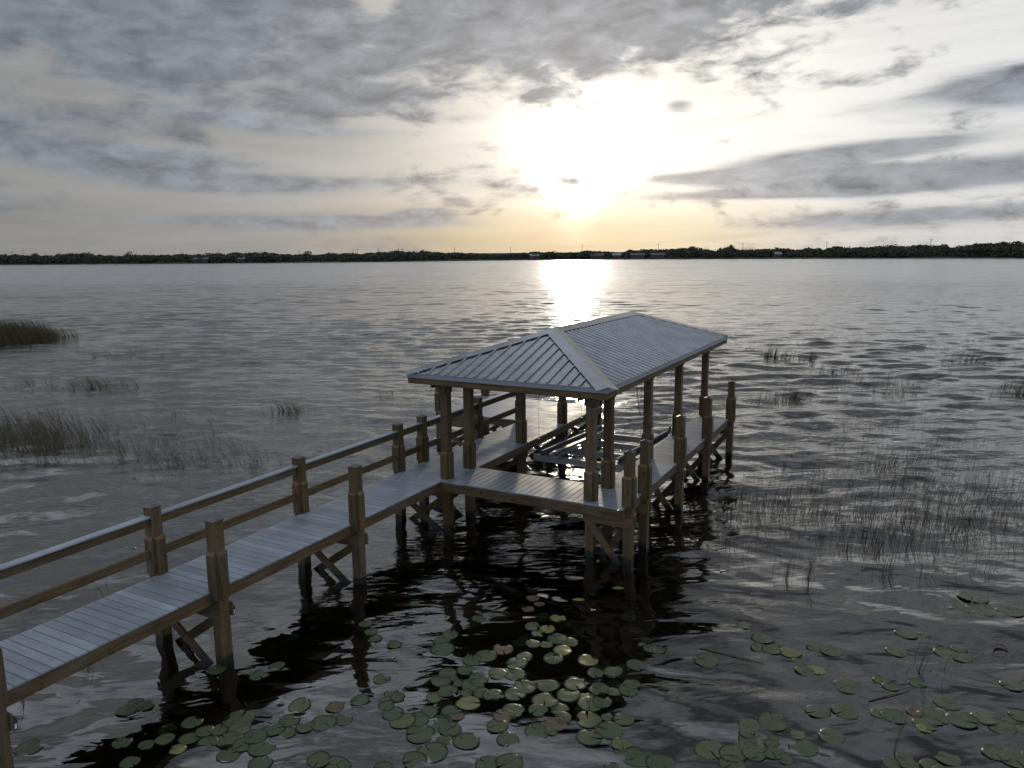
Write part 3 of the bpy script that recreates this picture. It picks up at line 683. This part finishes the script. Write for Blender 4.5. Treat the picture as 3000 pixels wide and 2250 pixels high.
def pad_mesh(seed, mat):
    R_ = random.Random(seed); n = 36; rings = (.0, .25, .55, .82, 1.0)
    ph = [R_.uniform(0, 6.28) for _ in range(6)]; lip = R_.choice((.0, .0, .01, .02, .05)); crn = R_.random() < .35
    notch = R_.uniform(.05, .14)
    mb = MB(); idx = []
    for ri, rr in enumerate(rings):
        row = []
        for k in range(n+1):
            a = notch+(2*pi-2*notch)*k/n
            e = 1+.035*sin(2*a+ph[0])+.02*sin(3*a+ph[1])+(.018*sin(17*a+ph[2]) if crn and rr > .9 else 0)
            if k in (0, n): e *= 1.0 if rr < .9 else .97
            z_ = .010*rr*sin(2*a+ph[3])+.012*rr*rr*sin(3*a+ph[4])
            if rr == 1.0: z_ += lip*max(0, sin(a+ph[5]))+.004
            row.append(len(mb.v)); mb.v.append((cos(a)*rr*e, sin(a)*rr*e, z_+.012*(1-rr)))
        idx.append(row)
    for r0, r1 in zip(idx, idx[1:]):
        for k in range(n): mb.f.append((r0[k], r1[k], r1[k+1], r0[k+1])); mb.mi.append(0); mb.r.append(.5); mb.d.append(0)
    # underside, so that the leaf has thickness
    base = len(mb.v); mb.v += [(v_[0]*.99, v_[1]*.99, v_[2]-.012) for v_ in mb.v[:base]]
    mb.f += [tuple(q+base for q in f[::-1]) for f in list(mb.f)]
    for k in range(n): a, c = idx[-1][k], idx[-1][k+1]; mb.f.append((a, a+base, c+base, c))
    mb.mi = [0]*len(mb.f); mb.r = [.5]*len(mb.f); mb.d = [0]*len(mb.f)
    me_o = mb.build('lily_pad', mat, None, True); me = me_o.data; bpy.data.objects.remove(me_o); return me
PM = [pad_mesh(i, PAD) for i in range(9)]; PMB = [pad_mesh(50+i, BROWNPAD) for i in range(2)]; PMY = [pad_mesh(60+i, YELPAD) for i in range(3)]
ZA = "158,283,80 195,335,95 270,370,100,f 343,420,90 475,153,70 555,210,45 420,195,60,f 655,450,145 650,385,110 300,485,110,f 935,492,130 850,520,130 1048,447,120,b 890,252,80 965,215,80,f 1240,118,80,b 1283,155,70,b 1210,187,70,b 1240,62,80,f 1297,222,90,f 1403,247,90,y 1237,300,108 1335,318,105,y 1205,378,125 1150,405,90 1242,412,95 1328,418,80 1400,382,130 1490,392,85 1435,455,120,y 1372,508,125 1142,535,130 1540,318,90,f 1598,520,130,y 1865,230,100,f 1915,317,80,f 1972,382,85 2005,445,85 1910,550,115 1645,603,110 1752,585,130 805,585,110 690,602,110 648,653,135 760,665,90 890,640,140 850,680,140 1013,608,125 1130,612,130 1190,692,145 1340,685,130 1515,678,130 1670,705,125 1770,660,90,f 1770,725,80 1860,715,120 262,640,105 683,718,145 605,760,110 905,730,110 985,745,140 1125,740,140 1470,745,160 1322,780,145 1590,760,100 1690,788,120 1610,805,150 120,780,115 325,735,95 295,785,105 335,865,130 397,912,165 552,857,138 710,850,120 822,797,138,y 750,885,80,b 15,905,120 170,940,130,f 1115,845,150 1275,845,110 1410,835,130 1055,880,130,b 1010,945,130 1435,890,110 1385,935,125,b 1600,905,150 1735,975,150 1830,905,130 640,940,140 705,965,140 512,995,165 810,1045,155 1268,982,140 1080,1035,148 1605,1020,148 1820,1065,145 585,1118,180 475,1168,165 945,1190,150 1090,1185,155 1918,1145,165 2070,1190,180 500,1055,110,f 20,1200,80 1750,1215,100 270,1215,100"
ZB = "298,515,130 400,515,90 518,600,120 650,605,140 385,690,90 150,705,110 150,740,150 325,815,180 400,770,110 500,660,120 580,670,130 700,690,130 760,750,90 960,678,135 870,660,120 790,810,110 870,805,90,y 1095,785,130 1385,685,120 1450,570,130 1570,572,60,b 1580,635,130 1710,310,110 1880,330,170 1935,412,140 2060,360,110 2120,425,130 1700,455,170 1950,475,150 1800,410,110 1095,415,130,f 1050,300,90,f 1380,340,100,f 1700,690,120 1810,725,110 1855,790,110 1970,755,110 1790,665,80 2160,785,90 2135,905,110 1065,910,140 1230,930,140 1350,935,140 1570,940,140 1830,955,150 1930,985,120 650,1050,145 760,1100,165 875,1070,150 955,1130,150 1050,1070,150 1170,1095,130,f 580,1140,160 430,1165,130 560,1200,130 590,1215,110 440,1250,140 175,1320,175 320,1350,160 460,1340,150 570,1320,150 580,1285,90 320,1415,140 440,1410,140 780,1310,150 800,1255,110 925,1300,170 1300,1170,150 1240,1240,150 1370,1105,135 1500,1075,80,b 1565,1185,80,y 1450,1395,140 1620,1110,140 1810,1130,160 1820,1060,180 1710,1020,140 2060,1170,150 2020,1075,140 1830,1355,170 1710,1370,140 1930,1330,100 2030,1345,120 1970,1255,130 2130,1270,150 2150,1380,150 2180,1100,100 2190,1185,80 1600,1420,100 1400,600,110,f 1520,760,100,f 1130,560,100,f"
ZC = "1305,1015,55,f 1372,995,50,f 1383,1035,30,f 1295,1072,60,f 1225,1208,60 1145,1250,75 955,1225,80 760,1265,70,f 675,1285,80,f 600,1370,60 640,1385,70 560,1405,75 850,1457,75 738,1483,70 840,1530,75 730,1533,72 540,1547,68 648,1558,60 785,1578,60,y 575,1635,65 1055,1445,110 1060,1485,90 970,1492,75 905,1498,70 920,1545,78 1010,1535,90 1125,1520,95 1075,1558,85 1010,1603,100 1155,1570,105 1150,1640,90 1325,1385,90 1250,1418,110 1280,1450,80 1210,1490,90 1350,1480,80 1270,1505,80 1480,1393,80,b 1430,1460,100 1410,1625,100 1480,1650,110 300,1360,90,f 180,1420,110,f 230,1470,100,f 130,1570,90 430,700,60,f 560,690,70,f 1190,520,70,f 1080,460,70,f 820,1290,60,f"
cnt = 0; PADS = []
_rr = random.Random(5); EX = []
for txt, lim, n_ in ((ZA, 330, 26), (ZB, 850, 24)):
    L_ = [t.split(',') for t in txt.split()]; L_ = [t for t in L_ if len(t) == 3 and float(t[1]) > lim]
    o_l = []
    for t in _rr.sample(L_, min(n_, len(L_))):
        a_ = _rr.uniform(0, 6.28); d_ = float(t[2])*_rr.uniform(.6, 1.0)
        o_l.append('%d,%d,%d' % (float(t[0])+cos(a_)*d_, float(t[1])+sin(a_)*d_*.55, float(t[2])*_rr.uniform(.55, .95)))
    EX.append(' '+' '.join(o_l))
ZA += EX[0]; ZB += EX[1]
for txt, ox, oy, sc in ((ZA, 1000, 1700, .4521), (ZB, 2000, 1600, .4521), (ZC, 0, 1150, .6629)):
    for tok in txt.split():
        q = tok.split(','); X, Y_, Wd = float(q[0]), float(q[1]), float(q[2]); kd = q[3] if len(q) > 3 else ''; nq = int(X*13.7+Y_*5.3) % 10
        if not kd and ((ox == 2000 and nq < 3) or (ox == 0 and nq < 1) or (Y_ < 500 and nq < 2)): kd = 'f'
        fx, fy = ox+X*sc, oy+Y_*sc
        p, dist = ground_pt(fx, fy); r_ = max(.05, Wd*sc/2/2222.7*dist*random.uniform(.90, 1.10))
        me = random.choice(PMB if kd == 'b' else PMY if kd == 'y' else PM)
        o = bpy.data.objects.new('lily_pad', me); COL.objects.link(o)
        zz = (-.014-.006*(cnt % 3)) if kd == 'f' else .002+.002*(cnt % 4)
        o.location = (p.x, p.y, zz); o.rotation_euler = (random.gauss(0, .022), random.gauss(0, .022), random.uniform(0, 6.28)); o.scale = (r_, r_, .28+r_*.5)
        if fx < 1000: area = 'patch near the walkway piles' if fx < 640 else 'patch left of centre'
        elif fx < 2020: area = 'dark upper part of the central cluster' if fy < 1960 else ('left half of the central cluster' if fx < 1400 else 'right half of the central cluster')
        else: area = 'far right-hand patch' if fy < 1960 and fx > 2500 else 'patch right of boathouse reflection' if fy < 2030 and fx < 2500 else 'bottom patch right of centre' if fx < 2520 else 'bottom right corner patch'
        PADS.append((o, kd, area, fx, fy, r_, round(r_, 3)))
        cnt += 1

LOOK = {'': 'green lily pad', 'f': 'submerged dim lily pad', 'b': 'brown withered lily pad', 'y': 'yellowish lily pad'}
groups_ = {}
for q in PADS: groups_.setdefault((q[1], q[2]), []).append(q)
for (kd, area), L in groups_.items():
    left = list(L)
    def take(key, words):
        if not left: return
        q = min(left, key=key); left.remove(q)
        tag(q[0], words+' '+LOOK[kd]+' in the '+area, 'lily pad', LOOK[kd]+'s in the '+area)
    if len(L) == 1: tag(L[0][0], 'only '+LOOK[kd]+' in the '+area, 'lily pad'); continue
    take(lambda q: q[3], 'leftmost')
    take(lambda q: -q[3], 'rightmost')
    take(lambda q: q[4], 'otherwise farthest')
    take(lambda q: -q[4], 'otherwise nearest')
    if len(left) > 2:
        take(lambda q: -q[5], 'largest inner'); take(lambda q: q[5], 'smallest inner')
    if len(left) == 1: tag(left[0][0], 'mid-sized '+LOOK[kd]+' in the middle of the '+area, 'lily pad', LOOK[kd]+'s in the '+area)
    else:
        for q in left: tag(q[0], LOOK[kd]+', mid-sized, inside the '+area, 'lily pad', LOOK[kd]+'s in the '+area)

# ------------------------------------------------------------------ reeds
m, b, bs = new_mat('reed_stems'); REED = m
at = b.n.new('ShaderNodeAttribute'); at.attribute_name = 'rnd'
b.put(bs.inputs['Base Color'], b.mix(at.outputs['Fac'], (.022, .024, .012), (.068, .058, .03))); bs.inputs['Roughness'].default_value = .8; bs.inputs['Specular IOR Level'].default_value = .1
REED_DARK = REED.copy(); REED_DARK.name = 'reed_stems_dark'
for n_ in REED_DARK.node_tree.nodes:
    if n_.type == 'MIX': n_.inputs[6].default_value = (.010, .010, .006, 1); n_.inputs[7].default_value = (.034, .03, .016, 1)
def blade(mb, x, y, L, lean, ang, wd, bend=False):
    r = random.random(); n = 4; p = Vector((x, y, -.12)); d_ = Vector((cos(ang)*lean, sin(ang)*lean, 1)).normalized()
    pts = [p.copy()]
    for k in range(n):
        p = p + d_*((L+.12)/n); pts.append(p.copy())
        d_ = (d_+Vector((cos(ang)*lean*.55, sin(ang)*lean*.55, -.06*lean))).normalized()
        if bend and k == 2: d_ = Vector((cos(ang+1), sin(ang+1), -.5)).normalized()
    i0 = len(mb.v)
    for k, q in enumerate(pts):
        ww = wd*(1-k/n*.75)
        for j in range(3): a = 2*pi*j/3+ang; mb.v.append((q.x+cos(a)*ww, q.y+sin(a)*ww, q.z))
    for k in range(n):
        for j in range(3):
            a, c = i0+k*3+j, i0+k*3+(j+1) % 3; mb.f.append((a, c, c+3, a+3)); mb.mi.append(0); mb.r.append(r); mb.d.append(0)
LEFTWARD = math.atan2(-VR.y, -VR.x); RW = LEFTWARD+pi
def reeds(name, label, spots, group=None, seed=1):
    """spots: (px, py, half width px, half height px, count, length m, lean, lean angle)"""
    random.seed(seed); mb = MB()
    for cx, cy, hx, hy, n, L, lean, ang, wd in spots:
        cl = [(random.gauss(0, .5), random.gauss(0, .5)) for _ in range(max(1, n//7))]
        for _ in range(n):
            if random.random() < .65: u, v_ = random.choice(cl); u += random.gauss(0, .07); v_ += random.gauss(0, .10)
            else: u, v_ = random.gauss(0, .5), random.gauss(0, .5)
            if abs(u) > 1.3 or abs(v_) > 1.3: continue
            p, dist = ground_pt(cx+u*hx, cy+v_*hy)
            if -1.35 < p.x < 4.2 and -14 < p.y < 9 : 
                if not (p.x > .2 and p.x < 3.1): continue
            blade(mb, p.x, p.y, L*random.uniform(.35, 1.15), lean*random.uniform(.4, 1.5), ang+random.gauss(0, .35), wd, random.random() < .12)
    o = mb.build(name, REED_DARK if spots[0][7] == RW else REED); tag(o, label, 'reeds', group, 'stuff'); return o
W_ = .0065
reeds('reed_bed', 'dense green reed bed standing in the water at the far left', [(-40, 990, 150, 22, 5200, 1.35, .28, LEFTWARD, .013), (95, 990, 110, 14, 1700, 1.05, .3, LEFTWARD, .012)], seed=3)
reeds('reeds', 'thicker patch of leaning brown reeds left of the walkway', [(120, 1300, 250, 50, 900, .85, .38, LEFTWARD, W_), (60, 1250, 200, 40, 350, .85, .38, LEFTWARD, W_)], seed=4)
reeds('reeds', 'thin row of leaning reeds between the two left reed patches', [(290, 1135, 110, 10, 190, .75, .4, LEFTWARD, .009), (400, 1045, 130, 8, 90, .7, .4, LEFTWARD, .010), (90, 1135, 100, 14, 40, .7, .4, LEFTWARD, .009)], seed=5)
reeds('reeds', 'sparse reeds in open water behind the walkway railing', [(480, 1240, 200, 60, 110, .6, .35, LEFTWARD, W_), (600, 1340, 200, 55, 260, .55, .35, LEFTWARD, W_), (850, 1205, 60, 14, 110, .6, .35, LEFTWARD, .0075), (1120, 1160, 60, 12, 25, .5, .3, LEFTWARD, .007), (420, 1330, 130, 40, 120, .6, .35, LEFTWARD, W_)], seed=6)
reeds('reeds', 'broad field of thin dark reeds right of the boathouse', [(2580, 1520, 560, 110, 1150, .36, .16, RW, .0048), (2250, 1500, 230, 95, 520, .32, .12, RW, .0042), (2650, 1360, 280, 75, 430, .36, .2, RW, .0048), (2850, 1450, 340, 130, 700, .36, .2, RW, .0045), (2560, 1590, 150, 55, 90, .42, .15, RW, .0046), (2350, 1390, 320, 110, 360, .3, .15, RW, .004), (2500, 1250, 420, 60, 300, .32, .15, RW, .005)], seed=7)
reeds('reeds', 'scattered reed tufts far out on the right side of the lake', [(2260, 1047, 28, 5, 110, .6, .1, RW, .010), (2305, 1050, 25, 5, 50, .55, .1, RW, .009), (2375, 1057, 28, 6, 60, .55, .1, RW, .009), (2850, 1062, 100, 8, 130, .6, .2, RW, .010), (2440, 1090, 40, 12, 50, .5, .15, RW, .008), (2320, 1172, 50, 12, 120, .5, .15, RW, .007), (2250, 1170, 110, 18, 90, .5, .15, RW, .007), (2980, 1155, 70, 16, 140, .7, .2, RW, .008), (2540, 1130, 200, 30, 160, .5, .2, RW, .007), (2650, 1150, 120, 16, 80, .5, .2, RW, .007)], seed=8)
reeds('reeds', 'few single reed stems among the lily pads on the right', [(2330, 1690, 60, 20, 26, .7, .12, RW, .004), (2570, 1680, 50, 14, 18, .6, .12, RW, .004), (2700, 1950, 60, 60, 12, .55, .2, RW, .0035), (2800, 1680, 180, 30, 30, .5, .2, RW, .004), (2620, 2200, 10, 40, 3, .7, .1, RW, .004), (1330, 2180, 5, 30, 2, .7, .1, RW, .004)], seed=9)
reeds('reeds', 'few bent reed stems by the near walkway piles', [(300, 1960, 60, 30, 9, .5, .2, LEFTWARD, .004), (60, 2100, 40, 60, 8, .5, .25, LEFTWARD, .004), (250, 1750, 120, 40, 8, .5, .25, LEFTWARD, .004)], seed=10)

# floating bits
def stalk(a, c, label):
    p, _ = ground_pt(*a); q, _ = ground_pt(*c); mb = MB(); mb.tube([(p.x, p.y, .006), ((p.x+q.x)/2, (p.y+q.y)/2, .012), (q.x, q.y, .006)], [.007, .007, .003], 6)
    tag(mb.build('floating_stalk', REED), label, 'reed stalk')
stalk((2545, 2055), (2665, 2025), 'pale straight dead stalk floating among lily pads at right')
stalk((2050, 1900), (2240, 1945), 'long thin dark stalk lying on the water right of the cluster')
p, _ = ground_pt(2932, 1902); mb = MB()
arc = [(p.x+.085*cos(a), p.y+.085*sin(a), .02+.03*sin(a*.5)) for a in [k*.42-.6 for k in range(11)]]
mb.tube(arc, [.006+.008*sin(pi*k/10) for k in range(11)], 6); tag(mb.build('curled_leaf', BROWNPAD, None, True), 'brown curled leaf floating near the right edge', 'leaf')
for (fx, fy, lb) in ((1810, 1724, 'small leaf coloured pale for a sun glint on dark water, nearer the right'), (1695, 1758, 'small leaf coloured pale as a sun glint on dark water, below the boathouse reflection')):  # pale leaf colour stands in for sun glints off wet pads
    p, _ = ground_pt(fx, fy); o = bpy.data.objects.new('glint_leaf', PMY[0]); COL.objects.link(o); o.location = (p.x, p.y, .01); o.scale = (.11, .05, .3); o.rotation_euler = (0, 0, yaw*-1)
    tag(o, lb, 'leaf')

# ------------------------------------------------------------------ far shore
m, b, bs = new_mat('far_foliage_hazed'); FOL = m
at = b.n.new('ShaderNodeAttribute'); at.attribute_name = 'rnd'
b.put(bs.inputs['Base Color'], b.mix(at.outputs['Fac'], (.034, .040, .032), (.062, .070, .050))); bs.inputs['Roughness'].default_value = .9; bs.inputs['Specular IOR Level'].default_value = .1  # foliage colour lightened to stand in for haze over the lake
BARK = flat('bark', (.07, .055, .04), .9)
TOPS = [(-200, 748), (0, 750), (60, 745), (120, 752), (270, 741), (330, 749), (480, 747), (560, 746), (640, 744), (790, 740), (850, 746), (940, 748), (1000, 741), (1060, 746), (1160, 737), (1240, 738), (1300, 740), (1390, 743), (1480, 745), (1560, 740), (1620, 738), (1648, 743), (1720, 736), (1780, 737), (1800, 743), (1825, 743), (1840, 734), (2000, 728), (2030, 724), (2070, 733), (2110, 733), (2135, 723), (2150, 733), (2250, 730), (2280, 727), (2330, 733), (2370, 727), (2405, 731), (2440, 720), (2480, 727), (2560, 723), (2600, 719), (2640, 723), (2740, 716), (2790, 724), (2840, 717), (2900, 713), (2960, 711), (3100, 714), (3300, 712)]
def hline(px_): return 740.9+(px_-1500)*-.00914
def clump(mb, c, rx, ry, rz, n, s, R_):
    for _ in range(n):
        while True:
            v_ = Vector((R_.uniform(-1, 1), R_.uniform(-1, 1), R_.uniform(-1, 1)))
            if .25 < v_.length < 1: break
        k = v_.length; v_ = v_*(1 if R_.random() < .5 else .95/k)
        p = Vector((c[0]+v_.x*rx, c[1]+v_.y*ry, c[2]+v_.z*rz)); a = Vector((R_.gauss(0, 1), R_.gauss(0, 1), R_.gauss(0, 1))).normalized(); d_ = a.orthogonal().normalized()
        e = a.cross(d_); ss = s*R_.uniform(.6, 1.4); r = min(1, max(0, .5+.4*R_.gauss(0, 1)))
        i = len(mb.v); mb.v += [tuple(p+d_*ss), tuple(p+e*ss*.8), tuple(p-d_*ss), tuple(p-e*ss*.7)]
        mb.f.append((i, i+1, i+2, i+3)); mb.mi.append(0); mb.r.append(r); mb.d.append(0)
def crown(mb, x, y, z0, H, Wd, R_, dens=1.0):
    nl = R_.randint(5, 8)
    for k in range(nl):
        a = R_.uniform(0, 6.28); rr = Wd*.33*R_.random()
        zc = z0+H*R_.uniform(.35, .88); sz = Wd*R_.uniform(.24, .36)
        clump(mb, (x+cos(a)*rr, y+sin(a)*rr, zc), sz, sz, min(sz*.75, z0+H-zc+.5), int(40*dens), Wd*.065, R_)
R_ = random.Random(21); wood_ = MB(); solo = []
kx = -260
while kx < 3320:
    k = (kx-1500)/2222.7
    for row, back in enumerate((10, 26, 44)):
        bk = back+R_.uniform(-5, 6); kk = k+R_.uniform(-.004, .004); p = shore_pt(kk, bk, 0)
        fdist = shore(kk)+bk
        Htop = CAM.z+(hline(kx)-interp(TOPS, kx))/2222.7*fdist
        z0 = 1.0+bk*.01; H = (Htop-z0)*(R_.uniform(.55, .8), R_.uniform(.75, .95), R_.uniform(.88, 1.06))[row]
        if H < 1.5: continue
        crown(wood_, p.x, p.y, z0, H, R_.uniform(8, 12), R_, 1.0)
        if row < 2: clump(wood_, (p.x, p.y, z0+H*.25), 5, 5, H*.32, 70, .75, R_)
    kx += R_.uniform(11, 18)
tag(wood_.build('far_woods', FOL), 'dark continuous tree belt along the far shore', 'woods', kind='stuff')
def far_tree(px_, top, label, Wd=7, spiky=False, group=None):
    k = (px_-1500)/2222.7; bk = 30; p = shore_pt(k, bk, 0); fdist = shore(k)+bk; z0 = 1.3
    H = CAM.z+(hline(px_)-top)/2222.7*fdist-z0
    t_ = empty('tree', (p.x, p.y, z0)); tag(t_, label, 'tree', group)
    mb = MB(); mb.tube([(0, 0, -.5), (.1, 0, H*.4), (0, .1, H*.8)], [.28, .2, .08], 7); 
    for q in range(5): a = q*1.26; mb.tube([(0, 0, H*(.4+.07*q)), (cos(a)*Wd*.25, sin(a)*Wd*.25, H*(.6+.06*q))], [.1, .04], 5)
    mb.build('trunk', BARK, t_)
    mb = MB()
    if spiky:
        for q in range(60):
            a = R_.uniform(0, 6.28); e = R_.uniform(.1, 1.4); c = Vector((0, 0, H*.62)); d_ = Vector((cos(a)*cos(e), sin(a)*cos(e), sin(e)))
            for s_ in range(6): clump(mb, c+d_*(H*.4*s_/5), .3, .3, .3, 3, .32, R_)
        clump(mb, (0, 0, H*.6), Wd*.4, Wd*.4, H*.22, 200, .4, R_)
    else: crown(mb, 0, 0, 0, H, Wd, R_, 1.2)
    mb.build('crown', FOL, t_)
far_tree(2135, 719, 'spiky-topped dark tree rising above the far shore belt', 6, True)
for px_, top in ((130, 741), (395, 738), (745, 741), (915, 737), (980, 741), (1245, 733.5), (1620, 735), (1795, 740), (2025, 723), (2445, 719), (2605, 717.5), (2745, 714.5), (2845, 715)):
    far_tree(px_, top, 'round-topped tree standing a little above the far shore tree belt', R_.uniform(6, 9), False, 'taller trees of the far shore')
# power poles behind the woods
POLE = flat('weathered_pole', (.06, .055, .05), .9)
PL = [(61, 736), (93, 733), (159, 740), (461, 738), (552, 734), (631, 741), (640, 741), (658, 734), (779, 734), (890, 735), (1045, 730.5), (1057, 730.5), (1118, 729), (1176, 728), (1188, 728), (1338, 725), (1499, 723.5), (1706, 718), (1926, 714.5), (2169.5, 711.6), (2411, 707), (2711, 699.4)]
tops = []
for i, (px_, top) in enumerate(PL):
    k = (px_-1500)/2222.7; bk = 70; p = shore_pt(k, bk, 0); z0 = 1.6
    H = CAM.z+(hline(px_)-top)/2222.7*(shore(k)+bk)-z0; rr = .22 if px_ > 1400 else .2
    t_ = empty('utility_pole', (p.x, p.y, z0)); tag(t_, 'thin utility pole above the far trees', 'utility pole', 'utility poles behind the far woods')
    mb = MB(); mb.tube([(0, 0, -1), (0, 0, H)], [rr, rr*.7], 6); mb.build('pole', POLE, t_)
    mb = MB(); mb.beam(tuple(-VR*1.1+Vector((0, 0, H-.8))), tuple(VR*1.1+Vector((0, 0, H-.8))), .15, .15); mb.build('crossarm', POLE, t_)
    if px_ > 1400: tops.append(Vector((p.x, p.y, z0+H-.7)))
mb = MB()
for a, c in zip(tops, tops[1:]):
    for dz_ in (0, -1.3):
        mb.tube([a.lerp(c, t_)+Vector((0, 0, dz_-5.0*4*t_*(1-t_)*.3)) for t_ in [j/8 for j in range(9)]], .022, 4)
tag(mb.build('power_line', POLE), 'faint sagging power lines strung between the right far poles', 'power line')
# houses at the water's edge
HWALL = flat('pale_house_wall', (.026, .025, .024), .9); HWALL2 = flat('brown_house_wall', (.04, .032, .026), .9); HROOF = flat('light_metal_roof', (.13, .135, .145), .4, .4); HROOF2 = flat('grey_shingle_roof', (.07, .066, .066), .9)
GLASSD = flat('dark_window', (.02, .022, .025), .15)
for px_, wd, rf, wl, lb in ((608, 12, HROOF2, HWALL, 'pale low house under dark trees at the left far shore'), (725, 5, HROOF, HWALL, 'tiny pale shed at the left far shore'),
                            (1567, 7.5, HROOF, HWALL2, 'boathouse with bright metal roof left of the sun glitter'), (1748, 11, HROOF2, HWALL2, 'brown gabled house right of the sun glitter'),
                            (1808, 8, HROOF, HWALL, 'house with light roof in the gap of the far trees'), (1865, 11, HROOF2, HWALL2, 'long low brown house on the far shore'),
                            (1926, 13, HROOF2, HWALL, 'wide pale-fronted house on the far shore'), (2269, 5, HROOF, HWALL2, 'small shed with bright roof at the right far shore')):
    k = (px_-1500)/2222.7; p = shore_pt(k, 6, 0); z0 = .8
    t_ = empty('house', (p.x, p.y, z0)); t_.rotation_euler = (0, 0, -yaw*1.0+R_.uniform(-.2, .2)); tag(t_, lb, 'house')
    hw, hd, hh, rh = wd/2, 3.2, 2.4, 1.5
    mb = MB(); mb.box(-hw, -hd, -1, hw, hd, hh); mb.build('wall', wl, t_)
    mb = MB(); e = .4
    for s_ in (-1, 1): mb.hull8([(-hw-e, s_*(hd+e), hh-.1), (hw+e, s_*(hd+e), hh-.1), (hw+e, 0, hh+rh), (-hw-e, 0, hh+rh), (-hw-e, s_*(hd+e), hh+.08), (hw+e, s_*(hd+e), hh+.08), (hw+e, 0, hh+rh+.18), (-hw-e, 0, hh+rh+.18)])
    mb.build('roof', rf, t_)
    for j in range(max(1, int(wd/4))):
        mb = MB(); xx = -hw+1+j*3.6; mb.box(xx, -hd-.05, .9, xx+1.3, -hd+.02, 2.0); mb.build('window', GLASSD, t_)
# keep every thing's parts in place under its parent
